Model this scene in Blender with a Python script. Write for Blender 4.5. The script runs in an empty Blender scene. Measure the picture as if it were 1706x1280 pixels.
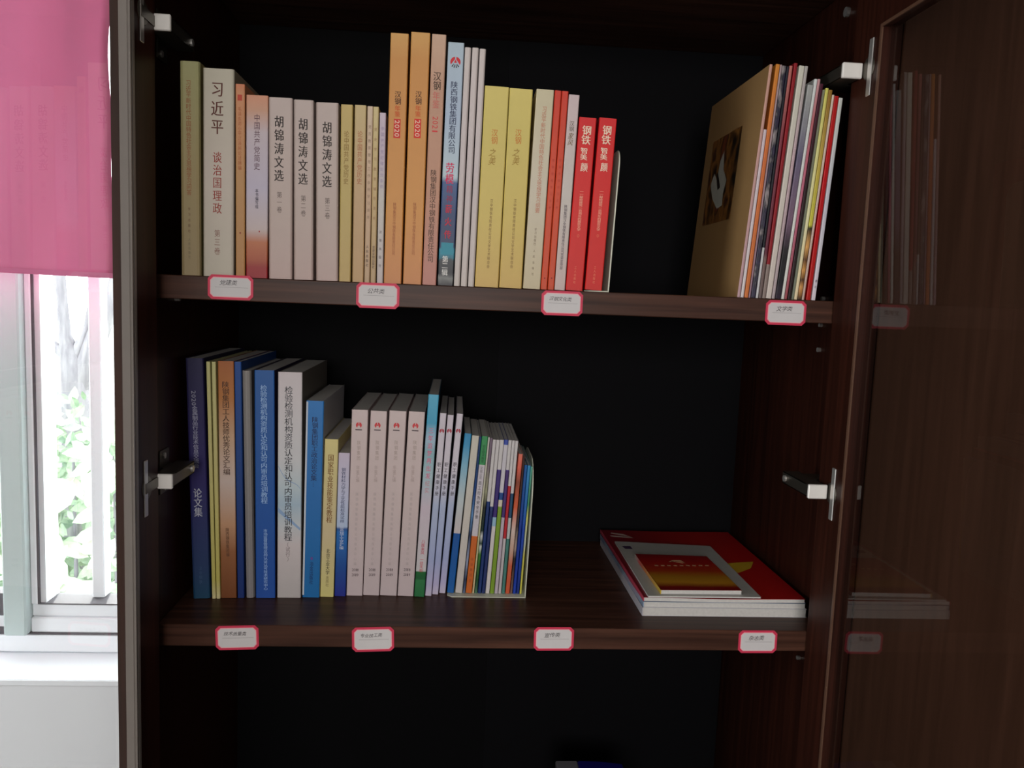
import bpy, bmesh, math, random
from mathutils import Vector, Matrix
random.seed(4)
C = bpy.context.scene.collection
SC = bpy.context.scene

# ------------------------------------------------------------------ camera
F = 1360.8
CAM = (0.31821, -0.95243, 0.42820)
YAW, PIT, ROL = 0.07147, 0.10774, 0.03955
def cam_axes():
    cy, sy = math.cos(YAW), math.sin(YAW); cp, sp = math.cos(PIT), math.sin(PIT); cr, sr = math.cos(ROL), math.sin(ROL)
    f = Vector((sy*cp, cy*cp, -sp)); r = Vector((cy, -sy, 0)); u = r.cross(f)
    return cr*r + sr*u, -sr*r + cr*u, f
CR, CU, CF = cam_axes()
def at(px, py, axis, val):
    """point of the plane <axis>=val seen at a pixel of the photograph"""
    d = CF + (px-853)/F*CR - (py-640)/F*CU
    t = (val-CAM[axis])/d[axis]
    return Vector(CAM) + t*d
cd = bpy.data.cameras.new('camera'); cam = bpy.data.objects.new('camera', cd); C.objects.link(cam)
cd.sensor_width = 36; cd.lens = F/1706*36; cd.clip_start = 0.02
cam.matrix_world = Matrix((( CR.x, CU.x, -CF.x, CAM[0]), (CR.y, CU.y, -CF.y, CAM[1]), (CR.z, CU.z, -CF.z, CAM[2]), (0, 0, 0, 1)))
SC.camera = cam
# ------------------------------------------------------------------ world, lights, exposure
W = bpy.data.worlds.new('overcast_sky'); SC.world = W; W.use_nodes = True
bg = W.node_tree.nodes['Background']; bg.inputs[0].default_value = (0.93, 0.96, 1, 1); bg.inputs[1].default_value = 8.5
def area(name, loc, rot, sx, sy, e, col):
    l = bpy.data.lights.new(name, 'AREA'); l.shape = 'RECTANGLE'; l.size = sx; l.size_y = sy; l.energy = e; l.color = col
    o = bpy.data.objects.new(name, l); C.objects.link(o); o.location = loc; o.rotation_euler = rot
area('daylight_front_window', (0.10, -3.1, 0.62), (math.radians(90), 0, 0), 1.2, 1.1, 44, (1, 0.955, 0.93))
area('left_fill_light', (-2.1, -.75, 0.35), (0, math.radians(-90), 0), 1.3, 1.1, 42, (.95, .97, 1))  # added fill lamp, no window there; lifts the window wall and tan cover
sl = bpy.data.lights.new('sun', 'SUN'); sl.energy = 9; sl.angle = 0.03; sl.color = (1, .97, .92)
so = bpy.data.objects.new('sun', sl); C.objects.link(so); so.rotation_euler = (math.radians(-52), 0, math.radians(14))
SC.view_settings.view_transform = 'Standard'; SC.view_settings.look = 'None'
SC.view_settings.exposure = 0; SC.view_settings.gamma = 1; SC.view_settings.use_curve_mapping = False

# ------------------------------------------------------------------ materials
def lin(c):
    return tuple(((v/255)/12.92 if v/255 <= .04045 else ((v/255+.055)/1.055)**2.4) for v in c) + (1,)
_m = {}
def newmat(name):
    m = bpy.data.materials.new(name); m.use_nodes = True
    return m, m.node_tree, m.node_tree.nodes['Principled BSDF']
def plain(name, col, rough=.5, metal=0, spec=.3, noise=.06, scale=60, bump=0):
    if name in _m: return _m[name]
    m, t, b = newmat(name)
    tc = t.nodes.new('ShaderNodeTexCoord'); n = t.nodes.new('ShaderNodeTexNoise'); n.inputs['Scale'].default_value = scale
    n.inputs['Detail'].default_value = 4
    t.links.new(tc.outputs['Object'], n.inputs['Vector'])
    mr = t.nodes.new('ShaderNodeMapRange'); mr.inputs[3].default_value = 1-noise; mr.inputs[4].default_value = 1+noise
    t.links.new(n.outputs[0], mr.inputs[0])
    hs = t.nodes.new('ShaderNodeHueSaturation'); hs.inputs['Color'].default_value = lin(col)
    t.links.new(mr.outputs[0], hs.inputs['Value']); t.links.new(hs.outputs[0], b.inputs['Base Color'])
    b.inputs['Roughness'].default_value = rough; b.inputs['Metallic'].default_value = metal
    b.inputs['Specular IOR Level'].default_value = spec
    if bump:
        bp = t.nodes.new('ShaderNodeBump'); bp.inputs['Strength'].default_value = bump; bp.inputs['Distance'].default_value = .001
        t.links.new(n.outputs[0], bp.inputs['Height']); t.links.new(bp.outputs[0], b.inputs['Normal'])
    _m[name] = m
    return m
def wood(name, dark, light, axis, rough=.38):
    m, t, b = newmat(name)
    tc = t.nodes.new('ShaderNodeTexCoord'); mp = t.nodes.new('ShaderNodeMapping')
    s = [70, 70, 70]; s[axis] = 2.5; mp.inputs['Scale'].default_value = s
    n = t.nodes.new('ShaderNodeTexNoise'); n.inputs['Scale'].default_value = 1.6; n.inputs['Detail'].default_value = 7; n.inputs['Distortion'].default_value = .4
    r = t.nodes.new('ShaderNodeValToRGB'); r.color_ramp.elements[0].position = .32; r.color_ramp.elements[1].position = .72
    r.color_ramp.elements[0].color = lin(dark); r.color_ramp.elements[1].color = lin(light)
    t.links.new(tc.outputs['Object'], mp.inputs[0]); t.links.new(mp.outputs[0], n.inputs['Vector']); t.links.new(n.outputs[0], r.inputs[0])
    t.links.new(r.outputs[0], b.inputs['Base Color']); b.inputs['Roughness'].default_value = rough
    b.inputs['Specular IOR Level'].default_value = .16
    bp = t.nodes.new('ShaderNodeBump'); bp.inputs['Strength'].default_value = .12; bp.inputs['Distance'].default_value = .0006
    t.links.new(n.outputs[0], bp.inputs['Height']); t.links.new(bp.outputs[0], b.inputs['Normal'])
    return m
def bands(stops, h, const=False, rough=.42, wob=0, spec=.3, noise=.03):
    """printed cover: colours that change along the height, stops = [(fraction from the foot, colour)]"""
    key = (tuple(stops), round(h, 4), const, rough, wob)
    if key in _m: return _m[key]
    m, t, b = newmat('printed_cover')
    tc = t.nodes.new('ShaderNodeTexCoord'); sx = t.nodes.new('ShaderNodeSeparateXYZ'); t.links.new(tc.outputs['Object'], sx.inputs[0])
    d = t.nodes.new('ShaderNodeMath'); d.operation = 'DIVIDE'; d.inputs[1].default_value = h
    t.links.new(sx.outputs[2], d.inputs[0]); src = d.outputs[0]
    n = t.nodes.new('ShaderNodeTexNoise'); n.inputs['Scale'].default_value = 90; n.inputs['Detail'].default_value = 3
    t.links.new(tc.outputs['Object'], n.inputs['Vector'])
    if wob:
        ma = t.nodes.new('ShaderNodeMath'); ma.operation = 'MULTIPLY_ADD'; ma.inputs[1].default_value = wob; t.links.new(n.outputs[0], ma.inputs[0])
        t.links.new(src, ma.inputs[2]); sb = t.nodes.new('ShaderNodeMath'); sb.operation = 'SUBTRACT'; sb.inputs[1].default_value = wob/2
        t.links.new(ma.outputs[0], sb.inputs[0]); src = sb.outputs[0]
    r = t.nodes.new('ShaderNodeValToRGB'); e = r.color_ramp.elements
    r.color_ramp.interpolation = 'CONSTANT' if const else 'LINEAR'
    while len(e) > 1: e.remove(e[-1])
    e[0].position = max(0, stops[0][0]); e[0].color = lin(stops[0][1])
    for p, c in stops[1:]:
        k = e.new(min(1, max(0, p))); k.color = lin(c)
    t.links.new(src, r.inputs[0])
    hs = t.nodes.new('ShaderNodeHueSaturation'); mr = t.nodes.new('ShaderNodeMapRange'); mr.inputs[3].default_value = 1-noise; mr.inputs[4].default_value = 1+noise
    t.links.new(n.outputs[0], mr.inputs[0]); t.links.new(mr.outputs[0], hs.inputs['Value']); t.links.new(r.outputs[0], hs.inputs['Color'])
    t.links.new(hs.outputs[0], b.inputs['Base Color']); b.inputs['Roughness'].default_value = rough; b.inputs['Specular IOR Level'].default_value = spec
    _m[key] = m
    return m
def mottled(name, cols, scale, stretch=(1, 1, 1), rough=.35, detail=5):
    """photographic print made of patches of several colours"""
    m, t, b = newmat(name)
    tc = t.nodes.new('ShaderNodeTexCoord'); mp = t.nodes.new('ShaderNodeMapping'); mp.inputs['Scale'].default_value = stretch
    n = t.nodes.new('ShaderNodeTexNoise'); n.inputs['Scale'].default_value = scale; n.inputs['Detail'].default_value = detail
    r = t.nodes.new('ShaderNodeValToRGB'); e = r.color_ramp.elements
    while len(e) > 1: e.remove(e[-1])
    k0 = .33; e[0].position = k0; e[0].color = lin(cols[0])
    for i, c in enumerate(cols[1:], 1):
        k = e.new(k0+.36*i/(len(cols)-1)); k.color = lin(c)
    t.links.new(tc.outputs['Object'], mp.inputs[0]); t.links.new(mp.outputs[0], n.inputs['Vector']); t.links.new(n.outputs[0], r.inputs[0])
    t.links.new(r.outputs[0], b.inputs['Base Color']); b.inputs['Roughness'].default_value = rough
    return m
def glassmat(name, tint, ior=1.5):
    m = bpy.data.materials.new(name); m.use_nodes = True; t = m.node_tree; t.nodes.clear()
    o = t.nodes.new('ShaderNodeOutputMaterial'); mx = t.nodes.new('ShaderNodeMixShader'); fr = t.nodes.new('ShaderNodeFresnel')
    fr.inputs[0].default_value = ior; tr = t.nodes.new('ShaderNodeBsdfTransparent'); tr.inputs[0].default_value = tint
    gl = t.nodes.new('ShaderNodeBsdfGlossy'); gl.inputs['Roughness'].default_value = .015
    ge = t.nodes.new('ShaderNodeNewGeometry'); iv = t.nodes.new('ShaderNodeMath'); iv.operation = 'SUBTRACT'; iv.inputs[0].default_value = 1; t.links.new(ge.outputs['Backfacing'], iv.inputs[1])
    mu = t.nodes.new('ShaderNodeMath'); mu.operation = 'MULTIPLY'; t.links.new(fr.outputs[0], mu.inputs[0]); t.links.new(iv.outputs[0], mu.inputs[1])
    t.links.new(mu.outputs[0], mx.inputs[0]); t.links.new(tr.outputs[0], mx.inputs[1]); t.links.new(gl.outputs[0], mx.inputs[2])
    t.links.new(mx.outputs[0], o.inputs[0])
    return m

M_LAMV = wood('walnut_laminate_upright', (38, 17, 11), (58, 28, 19), 2)
M_LAMH = wood('walnut_laminate_shelf', (50, 30, 23), (84, 54, 42), 0)
M_BACK = plain('interior_shade_hardboard', (7, 7, 9), .7, spec=.08)  # darkness of the unlit cabinet interior put into the base colour
M_BEAD = plain('brown_glazing_bead', (92, 66, 52), .35)
M_BEADG = plain('cool_lit_glazing_bead', (124, 116, 110), .35)  # left door's bead, cool light on it painted as a greyer tone
M_METAL = plain('nickel_plated_steel', (205, 202, 198), .32, metal=.75, noise=.03)
M_CAP = plain('bright_hinge_cap', (240, 236, 230), .3, metal=.15, spec=.6, noise=.01)
M_DMETAL = plain('zinc_steel_arm', (95, 90, 82), .4, metal=.85)
M_WALL = plain('grey_white_wall_paint', (228, 229, 232), .85, spec=.1, noise=.015, scale=4)
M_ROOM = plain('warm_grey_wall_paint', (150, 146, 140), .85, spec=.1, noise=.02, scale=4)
M_CEIL = plain('white_ceiling_paint', (170, 170, 166), .9, spec=.1, noise=.01)
M_FLOOR = plain('grey_floor_tile', (120, 116, 110), .5)
M_UPVC = plain('white_window_plastic', (238, 240, 244), .35, noise=.01)
M_UPVC2 = plain('shaded_window_plastic', (188, 201, 200), .4, noise=.02)  # window plastic with the post's shade mixed into its colour
M_GASK = plain('grey_rubber_gasket', (96, 92, 96), .7)
M_PANE = glassmat('window_glass', (.98, 1, .99, 1))
M_DGL = glassmat('cabinet_glass', (.95, .96, .955, 1), 1.45)
M_PAPER = plain('page_paper', (206, 203, 198), .8, spec=.1, noise=.12, scale=300)

# ------------------------------------------------------------------ object helpers
def link(o, parent=None):
    C.objects.link(o)
    if parent is not None: o.parent = parent
    return o
def empty(name, loc, label=None, cat=None, group=None, rot=(0, 0, 0)):
    o = bpy.data.objects.new(name, None); C.objects.link(o); o.location = loc; o.rotation_euler = rot
    o.empty_display_size = .02
    return tag(o, label, cat, group)
def tag(o, label=None, cat=None, group=None, kind=None):
    if label: o['label'] = label
    if cat: o['category'] = cat
    if group: o['group'] = group
    if kind: o['kind'] = kind
    return o
class MB:
    def __init__(s): s.v = []; s.f = []; s.mi = []
    def poly(s, pts, mi=0):
        n = len(s.v); s.v += [tuple(p) for p in pts]; s.f.append(tuple(range(n, n+len(pts)))); s.mi.append(mi); return s
    def box(s, x0, x1, y0, y1, z0, z1, mi=0):
        n = len(s.v)
        s.v += [(x0,y0,z0),(x1,y0,z0),(x1,y1,z0),(x0,y1,z0),(x0,y0,z1),(x1,y0,z1),(x1,y1,z1),(x0,y1,z1)]
        for f in ((0,3,2,1),(4,5,6,7),(0,1,5,4),(1,2,6,5),(2,3,7,6),(3,0,4,7)):
            s.f.append(tuple(n+i for i in f)); s.mi.append(mi)
        return s
    def prism(s, pts, axis, a, b, mi=0):
        """closed outline pts (2-D) swept along an axis from a to b"""
        def P(p, t): return {0: (t, p[0], p[1]), 1: (p[0], t, p[1]), 2: (p[0], p[1], t)}[axis]
        n = len(s.v); k = len(pts)
        s.v += [P(p, a) for p in pts] + [P(p, b) for p in pts]
        s.f.append(tuple(n+i for i in range(k))[::-1]); s.mi.append(mi)
        s.f.append(tuple(n+k+i for i in range(k))); s.mi.append(mi)
        for i in range(k):
            j = (i+1) % k; s.f.append((n+i, n+j, n+k+j, n+k+i)); s.mi.append(mi)
        return s
    def disc(s, c, r, axis, t, seg=14, mi=0):
        pts = [(c[0]+r*math.cos(2*math.pi*i/seg), c[1]+r*math.sin(2*math.pi*i/seg)) for i in range(seg)]
        return s.prism(pts, axis, t[0], t[1], mi)
    def tube(s, pts, rads, seg=8, mi=0):
        n0 = len(s.v)
        for i, p in enumerate(pts):
            p = Vector(p); d = (Vector(pts[min(i+1, len(pts)-1)])-Vector(pts[max(i-1, 0)])).normalized()
            a = d.cross(Vector((0, 1, .1))).normalized(); b = d.cross(a)
            for k in range(seg):
                an = 2*math.pi*k/seg; s.v.append(tuple(p+rads[i]*(math.cos(an)*a+math.sin(an)*b)))
        for i in range(len(pts)-1):
            for k in range(seg):
                s.f.append((n0+i*seg+k, n0+i*seg+(k+1) % seg, n0+(i+1)*seg+(k+1) % seg, n0+(i+1)*seg+k)); s.mi.append(mi)
        return s
    def build(s, name, mats, parent=None, bevel=0, smooth=False, loc=None):
        me = bpy.data.meshes.new(name); me.from_pydata(s.v, [], s.f)
        for m in (mats if isinstance(mats, (list, tuple)) else [mats]): me.materials.append(m)
        for p, i in zip(me.polygons, s.mi): p.material_index = i
        bm = bmesh.new(); bm.from_mesh(me); bmesh.ops.recalc_face_normals(bm, faces=bm.faces)
        if bevel: bmesh.ops.bevel(bm, geom=bm.edges[:], offset=bevel, segments=1, affect='EDGES', clamp_overlap=True)
        bm.to_mesh(me); bm.free()
        if smooth:
            for p in me.polygons: p.use_smooth = True
        o = bpy.data.objects.new(name, me); link(o, parent)
        if loc: o.location = loc
        return o

# ------------------------------------------------------------------ lettering
_gl = {}
def glyph(ch, bold=0.0):
    k = (ch, bold)
    if k in _gl: return _gl[k]
    cu = bpy.data.curves.new('g', 'FONT'); cu.body = ch; cu.size = 1; cu.resolution_u = 2; cu.offset = bold
    o = bpy.data.objects.new('g', cu); C.objects.link(o)
    dg = bpy.context.evaluated_depsgraph_get(); me = o.evaluated_get(dg).to_mesh()
    v = [(p.co.x, p.co.y) for p in me.vertices]; me.calc_loop_triangles()
    f = [tuple(t.vertices) for t in me.loop_triangles]
    o.evaluated_get(dg).to_mesh_clear(); bpy.data.objects.remove(o); bpy.data.curves.remove(cu)
    if v:
        x0 = min(a for a, b in v); x1 = max(a for a, b in v); y0 = min(b for a, b in v); y1 = max(b for a, b in v)
    else: x0 = x1 = y0 = y1 = 0
    _gl[k] = (v, f, (x0, x1, y0, y1))
    return _gl[k]
def put_glyph(mb, ch, cx, cz, w, h, y, bold=.012, rot=False, mi=0, shear=0, fit=False):
    if bold > .003 and not fit:            # heavier stroke: the glyph printed twice, slightly apart
        d = min(.045, bold*2.0)*w/2
        put_glyph(mb, ch, cx+d, cz, w, h, y, 0, rot, mi, shear); put_glyph(mb, ch, cx-d, cz, w, h, y-.00003, 0, rot, mi, shear); return
    v, f, (x0, x1, y0, y1) = glyph(ch, 0)
    if not v: return
    n = len(mb.v); mx, my = (x0+x1)/2, (y0+y1)/2
    em = .88
    if fit: sx, sy = w/max(1e-6, x1-x0), h/max(1e-6, y1-y0)
    else: sx, sy = w/em, h/em
    if ch in '一-—·': sy = sx
    if ch == '1' and fit: sx *= .45
    for a, b in v:
        u, q = (a-mx)*sx, (b-my)*sy
        u += shear*q
        if rot: mb.v.append((cx+q, y, cz-u))
        else: mb.v.append((cx+u, y, cz+q))
    for t in f: mb.f.append(tuple(n+i for i in t)); mb.mi.append(mi)
def ink(col):
    return plain('ink_%d_%d_%d' % tuple(col), col, .5, noise=.02)

def disc_logo(mb, cx, cz, r, y, mi_red=0, mi_dark=1, rays=True):
    """red dome cut by a white peak, dark rays below"""
    seg = 16
    for s in (-1, 1):
        pts = [(cx+s*r*.12, y, cz+r*.55)]
        for i in range(seg//2+1):
            a = math.radians(90-s*8-s*i*((112 if rays else 140)/(seg//2)))
            pts.append((cx+r*math.cos(a), y, cz+r*math.sin(a)))
        mb.poly(pts if s > 0 else pts[::-1], mi_red)
    mb.poly([(cx-r*.30, y, cz-r*.15), (cx+r*.30, y, cz-r*.15), (cx, y, cz+r*.55)], mi_red)
    if rays:
        for a in (-35, -12, 12, 35):
            d = math.radians(a); ux, uz = math.sin(d), -math.cos(d)
            px, pz = -uz, ux
            p0 = (cx+ux*r*.55, cz+uz*r*.45); p1 = (cx+ux*r*1.15, cz+uz*r*1.1)
            mb.poly([(p0[0]-px*r*.05, y, p0[1]-pz*r*.05), (p0[0]+px*r*.05, y, p0[1]+pz*r*.05), (p1[0]+px*r*.11, y, p1[1]+pz*r*.11), (p1[0]-px*r*.11, y, p1[1]-pz*r*.11)], mi_dark)

# ------------------------------------------------------------------ the room
TH = 0.0266; Z1 = 0.0; Z2 = 0.4099          # undersides of the two shelves in view
ZL, ZU = Z1+TH, Z2+TH
XL, XR = -0.022, 0.790                      # inner faces of the side panels
YW = 0.42                                   # inner face of the window wall
FL, CE = -1.06, 1.65
RX0, RX1, RY0 = -2.2, 3.0, -3.2
wz0 = -0.248; wx0, wx1, wz1 = -1.5, 0.0, 1.25
w = MB()
w.box(RX0, wx0, YW, YW+.24, FL, CE).box(wx1, RX1, YW, YW+.24, FL, CE).box(wx0, wx1, YW, YW+.24, FL, wz0-.012).box(wx0, wx1, YW, YW+.24, wz1, CE)
tag(w.build('wall_back', M_WALL), kind='structure')
tag(MB().box(RX0, RX1, RY0, YW+.24, FL-.1, FL).build('floor', M_FLOOR), kind='structure')
tag(MB().box(RX0, RX1, RY0, YW+.24, CE, CE+.1).build('ceiling', M_CEIL), kind='structure')
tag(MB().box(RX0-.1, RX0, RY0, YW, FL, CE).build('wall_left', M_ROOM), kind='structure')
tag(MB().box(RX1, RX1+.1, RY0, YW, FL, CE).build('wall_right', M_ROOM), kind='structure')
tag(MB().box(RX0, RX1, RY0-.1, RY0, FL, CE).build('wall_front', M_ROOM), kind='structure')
# window: sill, broad post, sash, panes, gaskets
win = tag(bpy.data.objects.new('window_1', None), kind='structure'); C.objects.link(win); win.location = (-.4, .52, -.2)
def wpart(mb, name, mat, lab=None, bevel=0):
    o = mb.build(name, mat, bevel=bevel); o.parent = win; o.matrix_parent_inverse = Matrix.Translation((.4, -.52, .2)); 
    if lab: o['label'] = lab
    return o
wpart(MB().box(wx0, wx1, YW-.006, .52, wz0-.012, wz0), 'window_sill', M_UPVC, bevel=.002)
zb = at(130, 1058, 1, .52).z
wpart(MB().box(wx0, wx1, .52, .60, wz0, zb), 'lower_rail', M_UPVC, bevel=.002)
wpart(MB().box(wx0, wx1, .519, .60, zb, zb+.0025), 'seam', M_GASK)
zr = at(130, 1010, 1, .52).z; zs_ = at(130, 1031, 1, .52).z
xa = at(62, 1000, 1, .52).x                       # gasket line of the sash
xp0, xp1 = at(9, 1000, 1, .515).x, at(47, 1000, 1, .515).x
wpart(MB().box(xp0, xp1, .505, .58, zb+.0025, wz1), 'window_post', M_UPVC2, 'shade-toned grey-green post between the sashes', .003)
wpart(MB().box(xp1, wx1, .522, .58, zb+.0025, zs_), 'sash_rail', M_UPVC, bevel=.002)
wpart(MB().box(xp1, wx1, .528, .58, zs_, zr), 'sash_rail', M_UPVC, bevel=.002)
wpart(MB().box(xp1, xa-.002, .524, .58, zr, wz1), 'sash_stile', M_UPVC, bevel=.002)
wpart(MB().box(xa-.002, xa+.0015, .526, .58, zr, wz1), 'gasket', M_GASK)
wpart(MB().box(xa+.0015, wx1, .526, .58, zr, zr+.002), 'gasket', M_GASK)
wpart(MB().box(xa+.0015, xa+.011, .530, .58, zr+.002, wz1), 'glazing_bead', M_UPVC)
xm0, xm1 = at(151, 700, 1, .56).x, at(172, 700, 1, .56).x
wpart(MB().box(xm0, xm1, .555, .585, zr+.002, wz1), 'mullion', M_UPVC, bevel=.002)
wpart(MB().box(xa+.011, xm0, .566, .570, zr+.002, wz1), 'pane', M_PANE)
wpart(MB().box(xm1, wx1, .566, .570, zr+.002, wz1), 'pane', M_PANE)
wpart(MB().box(wx0, xp0, .548, .58, zb+.0025, zr-.03), 'sash_rail', M_UPVC)
wpart(MB().box(wx0, xp0, .546, .58, zr-.03, zr+.012), 'gasket', M_GASK)
wpart(MB().box(wx0, xp0, .560, .564, zr+.012, wz1), 'pane', M_PANE)

# ------------------------------------------------------------------ outside
g = MB().box(-9, 5, 1.0, 14, -2.3, -2.2).build('ground', mottled('dry_lawn', [(120, 130, 90), (160, 160, 130)], 3)); tag(g, kind='structure')
hp = tag(MB().box(-3.2, 1.4, 5.5, 5.7, -2.2, .10).build('garden_wall', plain('pale_render', (215, 215, 212), .8)), 'pale rendered garden wall behind the shrub outside the window', 'wall')
tree = empty('tree', (-1.1, 3.0, -2.2), 'pale forked tree trunk outside the window, above the shrub', 'tree')
M_BARK = mottled('grey_bark', [(104, 100, 106), (134, 130, 134)], 14, (3, 3, .6), .9)
def tp(px, py, y=3.0): q = at(px, py, 1, y)-Vector((-1.1, 3.0, -2.2)); return tuple(q)
MB().tube([tp(150, 1000), tp(140, 800), tp(128, 640), tp(122, 600), tp(108, 560), tp(103, 500), tp(96, 430), tp(92, 300)], [.11, .10, .07, .055, .03, .026, .03, .02]).build('trunk', M_BARK, tree, smooth=True)
MB().tube([tp(128, 640), tp(112, 590), tp(92, 577), tp(76, 560), tp(60, 520)], [.06, .04, .022, .014, .01]).build('branch', M_BARK, tree, smooth=True)
MB().tube([tp(126, 640), tp(130, 585), tp(146, 552), tp(151, 500), tp(153, 440), tp(160, 320)], [.05, .035, .022, .01, .012, .01]).build('branch', M_BARK, tree, smooth=True)
MB().tube([tp(128, 660), tp(146, 610), tp(162, 560), tp(188, 500), tp(205, 420)], [.06, .055, .05, .04, .03]).build('branch', M_BARK, tree, smooth=True)
M_LEAF = mottled('leaf_green', [(112, 134, 112), (146, 164, 138), (174, 186, 164)], 9, rough=.5)
M_LEAF2 = mottled('light_leaf', [(150, 168, 140), (186, 198, 172)], 9, rough=.5)
def leaf_pts(p, s, rng):
    d = Vector((rng.uniform(-1, 1), rng.uniform(-.5, .3), rng.uniform(-1, .5))).normalized(); n = Vector((rng.uniform(-.5, .5), -1, rng.uniform(-.2, .8))).normalized()
    t = d.cross(n).normalized(); n = t.cross(d)
    prof = [(0, 0), (.22, .16), (.5, .22), (.8, .12), (1, 0)]
    L = [p+s*(a*d+b*t-.12*abs(b)*4*n*.2) for a, b in prof]; Rr = [p+s*(a*d-b*t) for a, b in prof[1:-1]]
    mid = [p+s*(a*d-.05*n) for a, b in prof[1:-1]]
    return L, Rr, mid
def add_leaf(mb, p, s, rng):
    L, Rr, mid = leaf_pts(p, s, rng)
    a, e = L[0], L[4]
    ls = [a]+L[1:4]+[e]; ms = [a]+mid+[e]; rs = [a]+Rr+[e]
    for s1, s2 in ((ls, ms), (ms, rs)):
        mb.poly([s1[0], s1[1], s2[1]]); mb.poly([s1[1], s1[2], s2[2], s2[1]]); mb.poly([s1[2], s1[3], s2[3], s2[2]]); mb.poly([s1[3], s1[4], s2[3]])
shr = empty('shrub', (-1.0, 2.2, -2.2), 'sunlit leafy green shrub outside the window, lower pane', 'shrub')
so3 = Vector((-1.0, 2.2, -2.2)); rng = random.Random(7)
for k in range(6):
    q = at(20+34*k, 760, 1, 2.3)-so3
    MB().tube([(q.x+.1, .1, 0), (q.x+.03, .05, .9), tuple(q)], [.018, .012, .006], 6).build('stem', M_BARK, shr, smooth=True)
mb = MB()
for k in range(2300):
    px = rng.uniform(-120, 330); top = 690+26*math.sin(px/23)+rng.uniform(-30, 30)
    py = top+(1120-top)*rng.random()**.9
    add_leaf(mb, at(px, py, 1, rng.uniform(2.2, 2.75))-so3, rng.uniform(.05, .10), rng)
tag(mb.build('foliage', M_LEAF, shr), kind='stuff')
for k in range(46):
    px = rng.uniform(70, 210); py = rng.uniform(690, 990)
    one = MB(); q = at(px, py, 1, rng.uniform(2.0, 2.18))-so3
    add_leaf(one, Vector((0, 0, 0)), rng.uniform(.09, .15), rng)
    lf = one.build('leaf', M_LEAF2, shr); lf.location = q

# ------------------------------------------------------------------ pink blind
def blind():
    z0 = at(190, 464, 1, .40).z; xr = at(190, 464, 1, .40).x; y = .40
    root = empty('curtain', (xr-.3, y, z0), 'pink fabric curtain hanging over the upper part of the window', 'curtain')
    nx, nz = 60, 46; v = []; f = []
    for j in range(nz+1):
        for i in range(nx+1):
            u = i/nx; z = j/nz*.75
            edge = .0035*math.sin(z*13+.6)+.0022*math.sin(z*31)
            x = .3-.9*(1-u)+edge*u**6
            yy = .004*math.sin(x*17+z*3.5)+.0024*math.sin(x*41-z*9)
            v.append((x, yy, z+(1-u)*.012)); 
    for j in range(nz):
        for i in range(nx):
            a = j*(nx+1)+i; f.append((a, a+1, a+nx+2, a+nx+1))
    me = bpy.data.meshes.new('fabric'); me.from_pydata(v, [], f)
    m = bpy.data.materials.new('pink_curtain_cloth'); m.use_nodes = True; t = m.node_tree; t.nodes.clear()
    o = t.nodes.new('ShaderNodeOutputMaterial'); d = t.nodes.new('ShaderNodeBsdfDiffuse'); tr = t.nodes.new('ShaderNodeBsdfTranslucent'); mx = t.nodes.new('ShaderNodeMixShader')
    d.inputs[0].default_value = lin((214, 124, 160)); tr.inputs[0].default_value = lin((222, 150, 182)); mx.inputs[0].default_value = .16
    tc = t.nodes.new('ShaderNodeTexCoord'); wv = t.nodes.new('ShaderNodeTexNoise'); wv.inputs['Scale'].default_value = 900; bp = t.nodes.new('ShaderNodeBump')
    bp.inputs['Strength'].default_value = .2; bp.inputs['Distance'].default_value = .0004; t.links.new(tc.outputs['Object'], wv.inputs['Vector']); t.links.new(wv.outputs[0], bp.inputs['Height'])
    t.links.new(bp.outputs[0], d.inputs['Normal'])
    t.links.new(d.outputs[0], mx.inputs[1]); t.links.new(tr.outputs[0], mx.inputs[2]); t.links.new(mx.outputs[0], o.inputs[0])
    me.materials.append(m)
    for p in me.polygons: p.use_smooth = True
    ob = bpy.data.objects.new('cloth', me); link(ob, root)
    md = ob.modifiers.new('s', 'SOLIDIFY'); md.thickness = .0012
    hm = MB(); hm.v = []
    pts = [v[i] for i in range(nx+1)]
    for i in range(nx):
        a, b = pts[i], pts[i+1]
        hm.poly([(a[0], a[1]-.0016, a[2]), (b[0], b[1]-.0016, b[2]), (b[0], b[1]-.0016, b[2]+.008), (a[0], a[1]-.0016, a[2]+.008)])
        hm.poly([(a[0], a[1]-.0016, a[2]), (b[0], b[1]-.0016, b[2]), (b[0], b[1]+.0016, b[2]-.0002), (a[0], a[1]+.0016, a[2]-.0002)])
    hm.build('hem', m, root)
    MB().disc((0, .75), .014, 0, (-.62, .31), 16).build('curtain_rod', M_UPVC, root)
blind()

# ------------------------------------------------------------------ the bookcase
bc = empty('bookcase', (.39, .2, FL), 'dark walnut bookcase with two open glass doors and three shelves', 'bookcase')
def bpart(mb, name, mat, lab=None, bevel=0, parent=None):
    o = mb.build(name, mat, parent or bc, bevel=bevel)
    if parent is None: o.matrix_parent_inverse = Matrix.Translation((-.39, -.2, -FL))
    if lab: o['label'] = lab
    return o
bc_inv = Matrix.Translation((-.39, -.2, -FL))
TOP = 1.0
bpart(MB().box(XL-.018, XL, -.03, .41, FL+.06, TOP), 'side_panel', M_LAMV, bevel=.0008)
bpart(MB().box(XR, XR+.018, -.03, .41, FL+.06, TOP), 'side_panel', M_LAMV, bevel=.0008)
bpart(MB().box(XL-.018, XR+.018, -.03, .41, TOP, TOP+.02), 'top_panel', M_LAMH, bevel=.0008)
bpart(MB().box(XL-.018, XR+.018, -.01, .41, FL, FL+.06), 'plinth', M_LAMH, bevel=.0008)
xs = at(826, 700, 1, .36).x
bpart(MB().box(XL, xs, .36, .366, FL+.06, TOP), 'back_panel', M_BACK)
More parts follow.
